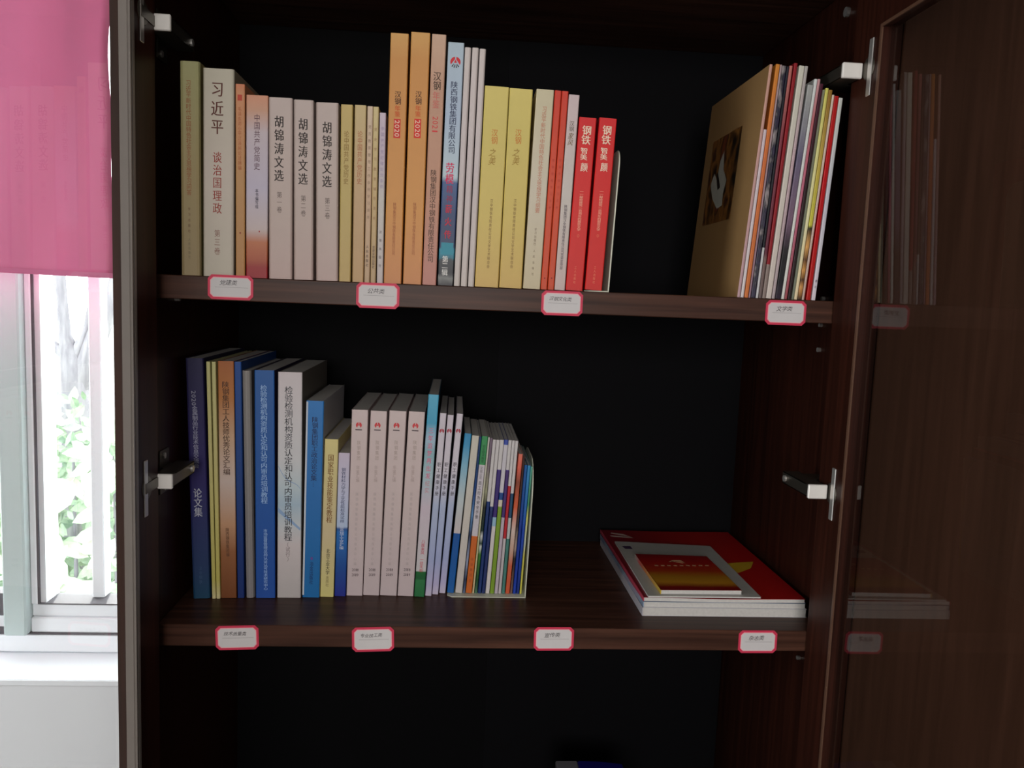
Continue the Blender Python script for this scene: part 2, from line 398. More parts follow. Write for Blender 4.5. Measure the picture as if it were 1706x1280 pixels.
bpart(MB().box(xs+.0001, XR, .3596, .366, FL+.06, TOP), 'back_panel', plain('interior_shade_hardboard_right', (10, 10, 13), .7, spec=.08))  # right board, interior shade in its colour too, a touch lighter
for z in (Z1, Z2, -.40, -.78, .82):
    bpart(MB().box(XL+.0004, XR-.0004, 0.0, .3594, z, z+TH), 'shelf', M_LAMH, bevel=.0008)
# support pins and screw caps on the side panels
for px, py, s in ((1411, 20, .006), (1371, 498, .003), (1367, 542, .0025), (1364, 583, .003), (1330, 1096, .0028)):
    q = at(px, py, 0, XR-.002)
    m = MB().disc((q.y, q.z), s, 0, (XR-.004, XR), 10); bpart(m, 'shelf_pin', M_METAL)
q = at(296, 498, 0, XL+.003)
bpart(MB().disc((q.y, q.z), .003, 0, (XL, XL+.006), 10), 'shelf_pin', M_METAL)

def door(px_, py_, ang, sgn, zt, zbm, width, lab):
    """framed glass door; local: x runs from the hinge edge to the free edge, -y*sgn is the inner face"""
    st, th = .060, .020
    root = bpy.data.objects.new('door', None)
    fr = MB(); za, zb2 = -1.0, TOP-.005
    def oy(a, b): return (a, b) if sgn > 0 else (-b, -a)
    y0, y1 = oy(0, th)
    fr.box(0, st, y0, y1, za, zb2).box(width-st, width, y0, y1, za, zb2).box(st, width-st, y0, y1, zt, zb2).box(st, width-st, y0, y1, za, zbm)
    if sgn > 0:
        fr.box(st, st+.003, .0006, .0074, zbm, zt).box(st+.003, width-st, .0006, .0074, zt-.003, zt)
    d = fr.build('door', M_LAMV); d.parent = bc; d.matrix_parent_inverse = bc_inv; d['label'] = lab
    d.location = (px_, py_, 0); d.rotation_euler = (0, 0, ang)
    b = MB(); bw = .0035 if sgn > 0 else .0105
    c0, c1 = oy(-.0012, .0006 if sgn > 0 else .007)
    b.box(st, st+bw, c0, c1, zbm, zt).box(width-st-bw, width-st, c0, c1, zbm, zt).box(st+bw, width-st-bw, c0, c1, zt-bw, zt).box(st+bw, width-st-bw, c0, c1, zbm, zbm+bw)
    if sgn < 0:
        c0, c1 = oy(-.004, -.0012)
        b.box(st, st+.005, c0, c1, zbm, zt); b.box(st+.007, st+.010, c0, c1, zbm, zt)
    b.build('glazing_bead', M_BEAD if sgn > 0 else M_BEADG, d)
    g0, g1 = oy(.0075, .0115)
    MB().box(st-.004, width-st+.004, g0, g1, zbm-.004, zt+.004).build('glass_pane', M_DGL, d)
    return d
bpy.data.objects
# right door: opened to 90 degrees, inner face looks left.  local x -> world -y
zt_r = at(1476, 36, 0, .766).z
door(.766, -.003, -math.pi/2, 1, zt_r, -.55, .56, 'open right glass door, mirroring the shelf labels')
LDX, LDA = -.009, math.radians(2.0)
door(LDX, -.030, -math.pi/2-LDA, -1, zt_r, -.55, .40, 'open left glass door in front of the window')

def hinge(cx, cz, side, flx, fly, ang):
    """concealed hinge; cx,cz centre of the bright cap; side +1 right panel, -1 left panel"""
    h = MB()
    h.box(cx-.0105, cx+.0105, -.026, .050, cz-.0075, cz-.0060); h.box(cx-.0105, cx-.0095, -.026, .050, cz-.0075, cz+.0075); h.box(cx+.0095, cx+.0105, -.026, .050, cz-.0075, cz+.0075)
    h.box(cx-.0105, cx+.0105, -.020, .050, cz+.0060, cz+.0075)
    xw = XR if side > 0 else XL
    a, b = sorted((cx+side*.0105, xw-side*.0015))
    if b-a > .001: h.box(a, b, .012, .044, cz-.006, cz+.006)
    o = bpart(h, 'hinge', M_DMETAL, bevel=.0003)
    def sub(m, n, mat, bv=0):
        s_ = m.build(n, mat, o, bevel=bv)
        return s_
    # cap facing the room
    sub(MB().box(cx-.0115, cx+.0115, -.031, -.0265, cz-.0085, cz+.0085), 'hinge_cap', M_CAP, .0010)
    # mounting plate on the side panel
    e0, e1 = sorted((xw, xw-side*.0015))
    sub(MB().box(e0, e1, .010, .040, cz-.026, cz+.026), 'mounting_plate', M_DMETAL, .0004)
    s2 = MB()
    for dz in (-.019, .019): s2.disc((.022, cz+dz), .0036, 0, tuple(sorted((xw-side*.0015, xw-side*.0035))), 10)
    s2.disc((.040, cz), .004, 0, tuple(sorted((cx-.0105, cx-.013))) if side > 0 else tuple(sorted((cx+.0105, cx+.013))), 10)
    sub(s2, 'screw', M_METAL)
    # cup plate screwed to the door
    ca, sa = math.cos(ang), math.sin(ang)
    pl = MB(); pl.box(-.0045, .0045, -.0014, .0, -.031, .031)
    q = pl.build('cup_plate', M_METAL, o, bevel=.0006); q.location = (flx, fly, cz); q.rotation_euler = (0, 0, ang)
    if side < 0: q.scale = (1, -1, 1)
    cm = MB().disc((-.004, 0), .0130, 1, (-.0008, .006), 18)
    q2 = cm.build('hinge_cup', M_DMETAL, o, bevel=.0006); q2.location = (flx, fly, cz); q2.rotation_euler = (0, 0, ang)
    if side < 0: q2.scale = (1, -1, 1)
    # link arm from the cap to the cup
    lk = MB(); 
    tx = flx-side*.002
    a, b = sorted((cx+side*.0105, tx)); lk.box(a, b, fly-.003, -.020, cz-.0055, cz+.0055)
    if b-a > .001: sub(lk, 'link', M_DMETAL)
for (px, py, pf, side) in ((1421, 117, 1450, 1), (1363, 820, 1388, 1), (265, 36, 243, -1), (269, 803, 245, -1)):
    c = at(px, py, 1, -.031)
    if side > 0:
        f_ = at(pf, py, 0, .766); hinge(c.x, c.z, 1, .766, f_.y, -math.pi/2)
    else:
        a = LDA; s = .034
        hinge(c.x, c.z, -1, LDX-s*math.sin(a), -.03-s*math.cos(a), -math.pi/2-a)

# neighbouring cabinet, seen through the right door's glass
nb = empty('cabinet', (1.25, .2, FL), 'plain brown cabinet behind the glass of the right door', 'cabinet')
nbi = Matrix.Translation((-1.25, -.2, -FL))
def nbp(mb, n, m, par=None):
    o = mb.build(n, m, par or nb, bevel=.001)
    if par is None: o.matrix_parent_inverse = nbi
    return o
nbp(MB().box(.8084, 1.66, -.012, .41, FL, TOP+.02), 'body', M_LAMV)
for a, b in ((.8086, 1.236), (1.240, 1.658)):
    d = nbp(MB().box(a, b, -.032, -.013, FL+.07, TOP+.015), 'door', wood('brown_laminate_door', (62, 39, 28), (76, 49, 37), 2))
    hx = b-.04 if a < 1 else a+.04
    nbp(MB().box(hx-.006, hx+.006, -.056, -.046, -.1, .06).box(hx-.004, hx+.004, -.046, -.032, -.09, -.08).box(hx-.004, hx+.004, -.046, -.032, .04, .05), 'handle', M_METAL, d)

# ------------------------------------------------------------------ books
def cover_mesh(mb, x0, w, h, d, t, mi_sp=0, mi_front=1, mi_back=1, rad=None):
    """U-shaped soft cover: back board, spine, front board"""
    r = min(.0011, w*.28) if rad is None else rad
    out = [(x0, d), (x0, r), (x0+r*.3, r*.3), (x0+r, 0), (x0+w-r, 0), (x0+w-r*.3, r*.3), (x0+w, r), (x0+w, d)]
    inn = [(x0+t, d), (x0+t, max(r, t)), (x0+max(r*.5, t), max(r*.5, t)), (x0+max(r, t), t), (x0+w-max(r, t), t), (x0+w-max(r*.5, t), max(r*.5, t)), (x0+w-t, max(r, t)), (x0+w-t, d)]
    n = len(mb.v)
    for z in (0, h):
        mb.v += [(a, b, z) for a, b in out]+[(a, b, z) for a, b in inn]
    for i in range(7):
        mi = mi_back if i == 0 else mi_front if i == 6 else mi_sp
        o0, o1, i0, i1 = n+i, n+i+1, n+8+i, n+8+i+1; T = 16
        for f in ((o0, o1, o1+T, o0+T), (i1, i0, i0+T, i1+T), (o0+T, o1+T, i1+T, i0+T), (o1, o0, i0, i1)):
            mb.f.append(f); mb.mi.append(mi)
    for a, b in ((n, n+8), (n+7, n+15)):
        mb.f.append((a, a+16, b+16, b)); mb.mi.append(mi_sp)
class Book: pass
PREV = {}
DRIFT = []
def book(name, label, cat, group, zsh, bl, br, tl, yt, yb=None, ys=None, depth=.165, spine=None, side=None, sideb=None, rough=.42, wob=0, const=False, t=.0005, rad=None, page=None, matside=None, matspine=None, pg_in=.0008, topw=None, lift=0):
    zsh = zsh+lift
    """a standing volume whose spine corners are read off as pixels on the plane of the spines"""
    if ys is None: ys = at((bl+br)/2, yb, 2, zsh).y
    ybp = yb if yb is not None else 470
    A = at(bl, ybp, 1, ys); B = at(br, ybp, 1, ys); T = at(tl, yt, 1, ys)
    x0, x1 = A.x, B.x; h0 = T.z-zsh; xt = T.x
    pv = PREV.get(group)
    if pv is not None:                       # keep each volume clear of its left neighbour, foot and head
        pb, pt, ph = pv
        m0 = pb+.0002
        if x0 < m0: x1 += max(0, min(m0-x0, .0015-(x1-m0))); x0 = m0
        if ph <= h0:
            need = pt+.0003; have = x0+(xt-x0)*ph/h0
            if have < need: xt += (need-have)*h0/ph
        else:
            need = pb+(pt-pb)*h0/ph+.0003
            if xt < need: xt = need
    DRIFT.append((label, round((xt-T.x)*1400, 1)))
    a = math.atan2(xt-x0, h0)
    wid = (x1-x0)*math.cos(a)-.0002; h = h0/math.cos(a)
    tw = (topw/((at(tl+10, yt, 1, ys)-at(tl, yt, 1, ys)).x and 10/((at(tl+10, yt, 1, ys)-at(tl, yt, 1, ys)).x))) if topw else None
    if tw: wid = min(wid, tw)
    x1 = x0+wid/math.cos(a)+.0002
    PREV[group] = (x0+wid/math.cos(a), xt+wid*math.cos(a), h0)
    if a < 0: px, lx = x0+.0001, 0
    else: px, lx = x1-.0001, -wid
    r = empty(name, (px, ys, zsh+.0002), label, cat, group, (0, a, 0))
    spine = spine or [(0, (200, 195, 190))]
    ms = matspine or bands(spine, h, const, rough, wob)
    mf = matside or (bands(side, h, False, rough) if side else ms); mbk = bands(sideb, h, False, rough) if sideb else mf
    m = MB(); cover_mesh(m, lx, wid, h, depth, t, 0, 1, 2, rad); m.build('cover', [ms, mf, mbk], r)
    if wid-2*t > .0006:
        MB().box(lx+t*1.1, lx+wid-t*1.1, max(t*1.2, .0009 if rad is None else rad*.8), depth-.0006, pg_in, h-pg_in).build('pages', page or M_PAPER, r)
    k = Book(); k.root, k.w, k.h, k.a, k.lx, k.ys, k.zs, k.xc = r, wid, h, a, lx, ys, zsh, (x0+x1)/2
    k.ppm = 1/((at(bl+10, yt, 1, ys)-at(bl, yt, 1, ys)).x/10)      # pixels per metre here
    k.A = A; k.T = T
    return k
def zloc(k, y):
    return (at(k.xc*0+px_of(k, y), y, 1, k.ys).z-k.zs)/math.cos(k.a)
def px_of(k, y):
    # pixel column of the spine's middle at pixel row y
    q = Vector((k.xc, k.ys, k.zs))-Vector(CAM); bx = 853+F*q.dot(CR)/q.dot(CF); by = 640-F*q.dot(CU)/q.dot(CF)
    q = Vector((k.xc+k.h*math.sin(k.a), k.ys, k.zs+k.h*math.cos(k.a)))-Vector(CAM); tx = 853+F*q.dot(CR)/q.dot(CF); ty = 640-F*q.dot(CU)/q.dot(CF)
    return bx+(tx-bx)*(y-by)/(ty-by)
def text(k, s, y0, y1, size, col, fx=.5, bold=.012, name='title', rot=False, back=None, shear=0, asp=None, label=None):
    """column of characters down the spine between pixel rows y0 and y1"""
    mb = MB(); z0, z1 = zloc(k, y0), zloc(k, y1); n = len(s); cell = (z0-z1)/n; wd = size/k.ppm
    hgt = min(cell*.92, wd*1.25) if asp is None else wd*asp
    cx = k.lx+k.w*fx
    mats = [ink(col)]
    if back:
        mb.poly([(cx-wd*.72, -.00012, z0+.001), (cx+wd*.72, -.00012, z0+.001), (cx+wd*.72, -.00012, z1-.001), (cx-wd*.72, -.00012, z1-.001)], 1); mats.append(ink(back))
    for i, ch in enumerate(s):
        if ch == ' ': continue
        cz = z0-cell*(i+.5)
        if rot: put_glyph(mb, ch, cx, cz, cell*.8, wd, -.00025, bold, True, fit=True)
        else: put_glyph(mb, ch, cx, cz, wd, hgt, -.00025, bold, False, shear=shear)
    if mb.v:
        o = mb.build(name, mats, k.root)
        if label: o['label'] = label
def patch(k, y0, y1, fx0, fx1, col, name='printed_panel', y=-.0001):
    z0, z1 = zloc(k, y0), zloc(k, y1); a, b = k.lx+k.w*fx0, k.lx+k.w*fx1
    MB().poly([(a, y, z1), (b, y, z1), (b, y, z0), (a, y, z0)]).build(name, col if not isinstance(col, tuple) else ink(col), k.root)
def logo(k, yc, rpx, red, dark, fx=.5, rays=True, bar=None):
    mb = MB(); cx = k.lx+k.w*fx; r = rpx/k.ppm; zc = zloc(k, yc)
    disc_logo(mb, cx, zc, r, -.00022, 0, 1, rays)
    if bar: mb.poly([(cx-r*1.1, -.00022, zc-r*1.75), (cx+r*1.1, -.00022, zc-r*1.75), (cx+r*1.1, -.00022, zc-r*1.4), (cx-r*1.1, -.00022, zc-r*1.4)], 1)
    mb.build('emblem', [ink(red), ink(dark)], k.root)

GU = 'books along the left of the upper shelf'; US = .0025
def ub(label, bl, br, tl, yt, **kw): return book('book', label, 'book', GU, ZU, bl, br, tl, yt, yb=kw.pop('yb', 470), ys=kw.pop('ys', US), **kw)
BR = (110, 72, 52)
k = ub('olive-beige paperback at the far left of the upper shelf', 301, 334, 298, 101, spine=[(0, (150, 132, 98)), (.5, (158, 142, 100)), (1, (160, 158, 112))], side=[(0, (150, 138, 90))], rad=.004)
text(k, '习近平新时代中国特色社会主义思想学习问答', 134, 326, 8, (150, 84, 50), .46, 0)
text(k, '学习出版社', 344, 390, 4, BR, .46, 0, 'publisher'); text(k, '人民出版社', 396, 432, 4, (120, 108, 80), .46, 0, 'publisher')
k = ub('thick cream hardback with large brown-red characters, third-volume mark near its foot', 338, 389, 337.5, 113, spine=[(0, (186, 178, 162)), (.5, (196, 184, 172)), (1, (190, 184, 166))], side=[(0, (150, 138, 118))], depth=.17, rad=.0025)
text(k, '习近平', 134, 228, 19, (92, 44, 34), .47, .02)
text(k, '谈治国理政', 252, 358, 14, (150, 58, 48), .47, .008, 'subtitle'); text(k, '第三卷', 382, 426, 9.5, (136, 96, 84), .47, 0, 'volume_mark')
k = ub('thin orange paperback with a small red seal, right of the thick cream volume', 392.5, 408, 392, 140, spine=[(0, (176, 126, 74)), (.5, (186, 140, 88)), (.96, (204, 140, 100)), (1, (208, 128, 92))], depth=.15)
patch(k, 158, 168, .22, .72, (190, 70, 50), 'seal')
text(k, '毛泽东邓小平江泽民论述摘编', 178, 284, 5.5, (176, 96, 52), .46, 0); text(k, '●', 385, 392, 3, (130, 40, 34), .5, 0, 'publisher_mark')
k = ub('paperback fading from peach to lilac with a red foot, right of the thin orange book', 409.5, 445.5, 410, 158, spine=[(0, (150, 30, 40)), (.06, (150, 40, 40)), (.1, (168, 84, 56)), (.2, (186, 112, 76)), (.27, (196, 180, 178)), (.5, (190, 182, 200)), (.8, (198, 184, 190)), (.92, (206, 158, 132)), (1, (214, 150, 120))], depth=.16)
text(k, '中国共产党简史', 190, 284, 9.5, (96, 62, 76), .5, 0); text(k, '本书编写组', 315, 348, 5, (52, 44, 64), .5, .01, 'author'); text(k, '•', 380, 392, 8, (160, 30, 40), .62, 0, 'ornament')
for bl, br, tl, yt, y0, vol, lab, fx in ((447.5, 486.5, 447.3, 162, (192, 304), '第一卷', 'greyish-pink volume with black characters, first of the matching trio', .44), (489, 521.5, 489, 166, (196, 310), '第二卷', 'narrower greyish-pink volume with black characters, middle of the matching trio', .48), (526, 563, 526, 170.5, (202, 314), '第三卷', 'greyish-pink volume with black characters, last of the matching trio, beside a yellow book', .5)):
    k = ub(lab, bl, br, tl, yt, spine=[(0, (188, 164, 158)), (.35, (190, 172, 164)), (1, (198, 182, 176))], depth=.17, rad=.0022)
    text(k, '胡锦涛文选', y0[0], y0[1], 14.6, (46, 34, 30), fx, .024); text(k, vol, y0[1]+15, y0[1]+52, 8, (104, 90, 84), fx+.02, 0, 'volume_mark')
k = ub('slim mustard-yellow paperback right of the greyish-pink trio', 564.5, 584, 568, 174, spine=[(0, (186, 158, 96)), (.5, (190, 168, 98)), (1, (200, 176, 110))], depth=.16)
text(k, '论中国共产党历史', 218, 308, 8, (140, 108, 44), .5, .0)
k = ub('slim tan paperback with reddish characters, right of the mustard-yellow one', 586.5, 605.5, 591, 175, spine=[(0, (186, 150, 104)), (.5, (192, 160, 120)), (1, (204, 182, 132))], depth=.16)
text(k, '论中国共产党历史', 218, 308, 8, (176, 104, 66), .5, .0)
k = ub('very thin beige booklet, left one of two beside the slim tan paperback', 606.5, 616, 612, 177, spine=[(0, (186, 156, 122)), (.5, (200, 168, 138)), (1, (214, 192, 168))], depth=.16)
text(k, '党员教育管理工作条例学习读本', 206, 368, 4.4, (150, 124, 100), .5, 0); text(k, '人民出版社', 408, 446, 4, (84, 60, 44), .45, .01, 'publisher')
k = ub('very thin yellow-beige booklet, right one of two beside the slim tan paperback', 616.8, 626, 621.7, 178, spine=[(0, (178, 150, 112)), (.5, (196, 168, 118)), (1, (210, 192, 140))], depth=.16)
text(k, '党史学习教育辅导读本', 208, 372, 4.4, (158, 118, 80), .5, 0); text(k, '党建读物出版社', 410, 448, 4, (96, 66, 48), .5, .01, 'publisher')
k = ub('thin lilac-white booklet just left of the tall orange yearbooks', 627.5, 638, 632.5, 188, spine=[(0, (190, 178, 176)), (.5, (196, 192, 186)), (.75, (194, 178, 194)), (1, (204, 188, 200))], depth=.15)
text(k, '中国共产党纪律处分条例', 210, 316, 5, (158, 142, 172), .5, 0); text(k, '法律出版社', 380, 450, 4, (76, 66, 70), .45, .0, 'publisher')
OR = [(0, (196, 128, 74)), (.3, (206, 142, 66)), (.7, (206, 142, 72)), (.9, (204, 144, 78)), (1, (214, 164, 96))]
for bl, br, tl, yt, lab, bk in ((639, 668.5, 650.8, 55, 'tall orange yearbook, left one of the two with a red 2020 tag', (206, 44, 36)), (671, 702, 685, 53.5, 'tall orange yearbook, right one of the two with a red 2020 tag', (214, 36, 26))):
    k = ub(lab, bl, br, tl, yt, yb=476, spine=OR, side=[(0, (190, 130, 66))], depth=.21)
    text(k, '汉钢', 152, 175, 10, (92, 52, 22), .5, .02); text(k, '年鉴', 176, 195, 9, (206, 84, 30), .5, .02, 'subtitle')
    text(k, '2020', 200, 229, 8, (240, 214, 190), .5, .03, 'year_tag', rot=True, back=bk)
    text(k, '陕钢集团汉中钢铁有限责任公司', 338, 426, 5, (158, 84, 44), .5, .0, 'publisher')
k = ub('tall dusty-pink yearbook right of the orange yearbooks', 703.3, 726.6, 719.8, 57, yb=476, spine=[(0, (182, 122, 110)), (.4, (188, 138, 112)), (.8, (190, 148, 124)), (1, (206, 172, 148))], depth=.21)
text(k, '汉钢', 120, 151, 12, (74, 52, 36), .48, .01); text(k, '年鉴', 153, 181, 11, (204, 112, 100), .46, .01, 'subtitle'); text(k, '2021', 194, 223, 9, (210, 58, 60), .46, .03, 'year_mark', rot=True)
text(k, '陕钢集团汉中钢铁有限责任公司', 283, 438, 9.5, (86, 58, 44), .5, .012, 'publisher')
# blue company volume with a mountain picture
k = ub('tall pale-blue volume with a red emblem and a dark mountain photograph at its foot', 728.6, 754.8, 746.8, 70.5, yb=477, spine=[(0, (46, 44, 50)), (.03, (120, 122, 120)), (.05, (40, 42, 48)), (.105, (56, 62, 66)), (.115, (36, 110, 130)), (.155, (52, 138, 160)), (.165, (44, 58, 92)), (.30, (40, 60, 104)), (.43, (62, 92, 140)), (.455, (182, 200, 208)), (.7, (170, 186, 208)), (1, (176, 194, 206))], wob=.035, side=[(0, (90, 110, 130))], depth=.21)
logo(k, 104, 8.6, (208, 44, 54), (30, 28, 34)); text(k, '陕西钢铁集团有限公司', 136, 257, 11, (52, 62, 92), .5, .012)
text(k, '劳模', 271, 308, 13, (216, 30, 86), .46, .03, 'subtitle'); text(k, '精神', 308, 340, 10, (150, 44, 84), .5, .01, 'subtitle'); text(k, '薪火传', 338, 402, 11, (196, 28, 60), .5, .035, 'subtitle')
patch(k, 405, 425, .12, .9, (54, 142, 162), 'picture_inset'); text(k, '第二辑', 427, 460, 9.5, (228, 226, 222), .42, .03, 'volume_mark')
WT = [(0, (196, 186, 180)), (.5, (200, 188, 188)), (1, (208, 198, 194))]
for bl, br, tl, yt, lab in ((755.6, 766, 774.5, 79, 'tall thin blank pinkish-white booklet, left one of three right of the pale-blue volume'), (767.2, 778, 786.8, 79.5, 'tall thin blank pinkish-white booklet, middle one of three right of the pale-blue volume'), (779.2, 789.6, 799.2, 81.5, 'tall thin blank off-white booklet, right one of three, touching a yellow book')):
    ub(lab, bl, br, tl, yt, yb=480, spine=WT, depth=.20, rad=.0018)
YE = [(0, (200, 166, 92)), (.35, (206, 182, 96)), (.8, (208, 190, 104)), (1, (214, 196, 110))]
for bl, br, tl, yt, lab, fx in ((790.6, 830.2, 808, 143.5, 'broad yellow paperback, left one of two, beside the thin white booklets', .52), (831.2, 869, 849.3, 147.5, 'broad yellow paperback, right one of two, beside a cream book', .5)):
    k = ub(lab, bl, br, tl, yt, yb=482, spine=YE, depth=.20)
    text(k, '汉钢', 216, 241, 10, (206, 120, 44), fx-.02, .0); text(k, '之美', 248, 276, 11, (160, 124, 44), fx-.06, .0, 'subtitle', shear=.2)
    text(k, '汉中钢铁有限责任公司文学艺术联合会', 332, 448, 4.6, (128, 96, 50), fx, .0, 'publisher')
k = ub('cream paperback with a long column of faint red characters, right of the yellow pair', 871, 899.8, 894, 149, yb=484, spine=[(0, (196, 182, 150)), (.5, (204, 194, 174)), (1, (204, 194, 162))], side=[(0, (200, 180, 120))], depth=.16)
text(k, '习近平新时代中国特色社会主义思想学习纲要', 178, 356, 7.5, (196, 124, 98), .52, .0); text(k, '学习出版社', 380, 410, 3.6, (120, 98, 84), .5, .0, 'publisher'); text(k, '人民出版社', 414, 462, 3.4, (122, 104, 84), .5, .0, 'publisher')
RO = [(0, (200, 70, 34)), (.5, (208, 74, 42)), (1, (206, 60, 42))]
for bl, br, tl, yt, lab in ((900.4, 911.5, 924.6, 151, 'thin orange-red booklet, left one of the pair beside the cream paperback'), (912.1, 923, 936.4, 152, 'thin orange-red booklet, right one of the pair, touching a grey-white book')):
    k = ub(lab, bl, br, tl, yt, yb=484, spine=RO, depth=.15); text(k, '●', 461, 467, 2.4, (120, 20, 14), .5, 0, 'publisher_mark'); text(k, '党章党规学习手册', 262, 352, 3.6, (186, 54, 30), .5, 0)
k = ub('thin grey-white paperback between the orange-red booklets and the bright red books', 923.6, 941.2, 948, 158, yb=484, spine=[(0, (200, 178, 174)), (.5, (200, 192, 184)), (1, (206, 186, 188))], depth=.16)
text(k, '汉钢', 202, 220, 7.5, (96, 86, 74), .46, .0); text(k, '家风', 222, 244, 8, (116, 92, 50), .46, .0, 'subtitle', shear=.2); text(k, '陕钢集团汉中钢铁有限责任公司党委宣传部', 342, 450, 4.8, (86, 74, 86), .48, .006, 'publisher')
RD = [(0, (206, 34, 30)), (.5, (214, 36, 32)), (1, (212, 32, 36))]
for bl, br, tl, yt, lab in ((942, 970.6, 965.2, 196, 'bright red book with white title, left one of the matching pair'), (974, 1002.8, 998.8, 197, 'bright red book with white title, right one of the matching pair, next to the bookend')):
    k = ub(lab, bl, br, tl, yt, yb=485, lift=(.0014 if bl > 950 else 0), spine=RD, side=[(0, (170, 26, 34))], depth=.15)
    text(k, '钢铁', 210, 242, 14, (244, 220, 196), .48, .025); text(k, '智美', 247, 268, 11, (244, 222, 200), .42, .03, 'subtitle', shear=-.15); text(k, '颜', 272, 287, 11, (244, 222, 200), .5, .02, 'subtitle')
    text(k, '——献给建党一百周年的报告文学', 318, 386, 5.6, (244, 178, 150), .48, .012, 'tagline'); text(k, '◎', 390, 398, 4.5, (228, 110, 84), .48, 0, 'ornament'); text(k, '工人出版社', 444, 474, 3.6, (232, 130, 100), .48, 0, 'publisher')

# ------------------------------------------------------------------ bookends
M_BE = plain('pale_enamelled_steel', (214, 216, 198), .35, noise=.04)
def bookend(label, zsh, px_f, py_f, ys, depth, hh, base_l, lean, r):
    q = at(px_f, py_f, 1, ys); x = q.x
    root = empty('bookend', (x, ys, zsh), label, 'bookend', None, (0, 0, 0))
    t = .0013
    pts = [(0, .0015), (depth, .0015), (depth, hh-r)]
    for i in range(7): a = math.radians(90*i/6); pts.append((depth-r+r*math.cos(a), hh-r+r*math.sin(a)))
    for i in range(7): a = math.radians(90+90*i/6); pts.append((r+r*math.cos(a), hh-r+r*math.sin(a)))
    m = MB(); m.prism(pts, 0, 0, t)
    u = m.build('upright', M_BE, root, bevel=.0003); u.rotation_euler = (0, lean, 0)
    m = MB(); c = .006
    m.prism([(-base_l+c, 0), (t, 0), (t, depth), (-base_l+c, depth), (-base_l, depth-c), (-base_l, c)], 2, .0001, .0013)
    m.build('foot_plate', M_BE, root, bevel=.0002)
bookend('pale steel bookend seen edge-on, holding up the bright red books', ZU, 1012.5, 488, .002, .11, .166, .027, .036, .02)

# ------------------------------------------------------------------ magazines on the right of the upper shelf
GM = 'magazines leaning together at the right of the upper shelf'
MN = mottled('dark_magazine_print', [(20, 18, 34), (44, 34, 66), (28, 26, 40), (150, 140, 140), (36, 30, 30)], 60, (1, 1, .5))
MP = mottled('rose_lilac_print', [(126, 100, 124), (160, 124, 134), (110, 104, 128), (176, 160, 168)], 30, (1, 1, .2))
MG = mottled('gold_print', [(60, 36, 16), (196, 140, 66), (224, 190, 130)], 140, (1, 1, .5))
def mag(label, bl, br, tl, yt, **kw):
    return book('magazine', label, 'magazine', GM, ZU, bl, br, tl, yt, yb=499, ys=kw.pop('ys', .003), depth=kw.pop('depth', .21), t=.0003, rad=kw.pop('rad', None), **kw)
TAN = (150, 116, 74)
k = mag('tan magazine with a framed dark painting on its cover, front of the magazine row', 1228, 1233, 1282.7, 107.6, spine=[(0, (186, 152, 160)), (1, (196, 150, 132))], matside=plain('tan_matt_board', TAN, .6, noise=.05, scale=30), depth=.215)
ktan = k
mag('short white pamphlet hidden low between the tan and the orange magazine', 1233.6, 1239, 1268.5, 216, spine=[(0, (214, 206, 206)), (1, (206, 190, 196))])
mag('orange magazine third from the left of the magazine row', 1239.8, 1246.5, 1288, 107, spine=[(0, (204, 116, 62)), (.6, (204, 110, 60)), (1, (206, 130, 50))], depth=.20)
mag('thin grey-lilac magazine against the right of the orange one', 1247, 1250.2, 1298.5, 108, spine=[(0, (150, 118, 132)), (1, (170, 148, 150))])
mag('dark navy magazine speckled with pale print', 1250.7, 1258.4, 1303, 110, matspine=MN, spine=[(0, (30, 26, 44))])
mag('thin black magazine with a white lower spine', 1259, 1263, 1309.5, 111, spine=[(0, (200, 198, 200)), (.2, (190, 190, 190)), (.22, (24, 26, 34)), (.9, (30, 32, 44)), (1, (150, 156, 170))], const=True)
mag('dark rose magazine, grey at its foot, left of the deep red one', 1263.5, 1269, 1315, 110, spine=[(0, (106, 92, 90)), (.17, (120, 96, 92)), (.2, (96, 42, 58)), (.7, (130, 60, 70)), (1, (186, 112, 104))])
mag('deep red magazine standing slightly proud of the row', 1269.6, 1275.5, 1323.5, 105.5, spine=[(0, (140, 124, 118)), (.14, (140, 124, 118)), (.145, (142, 26, 36)), (1, (138, 16, 38))], const=True)
mag('broad white magazine right of the deep red one', 1276, 1285, 1332, 110, spine=[(0, (208, 196, 188)), (1, (206, 204, 190))])
mag('pale grey magazine against the broad white one', 1285.6, 1291, 1341.5, 110.5, spine=[(0, (172, 158, 160)), (.6, (190, 164, 170)), (1, (176, 172, 168))])
mag('lilac magazine with a mottled blackish lower spine', 1291.4, 1301, 1346, 142, matspine=bands([(0, (40, 26, 44)), (.1, (20, 24, 26)), (.25, (34, 30, 34)), (.4, (120, 96, 116)), (.7, (104, 98, 122)), (1, (160, 162, 160))], .24, wob=.1), spine=[(0, (90, 80, 96))])
mag('thin bright white magazine left of the pink one', 1301.5, 1306.6, 1354.5, 132, spine=[(0, (214, 214, 206)), (1, (210, 214, 212))])
mag('pink magazine with a darker top, right of the thin white one', 1307, 1311.5, 1359.8, 132, spine=[(0, (150, 72, 78)), (.45, (190, 108, 132)), (.8, (180, 100, 106)), (1, (196, 150, 154))])
mag('thin black-plum magazine beside the pink one', 1312, 1318, 1365, 140, spine=[(0, (32, 12, 14)), (.6, (38, 14, 20)), (1, (72, 22, 42))])
mag('thin grey-green magazine left of the yellow one', 1318.5, 1322.8, 1366.5, 150, spine=[(0, (120, 128, 112)), (1, (130, 132, 110))], ys=.004)
mag('cream-yellow magazine in the right half of the row', 1323.3, 1328.5, 1370, 147, spine=[(0, (226, 206, 168)), (.4, (222, 216, 170)), (1, (206, 200, 96))])
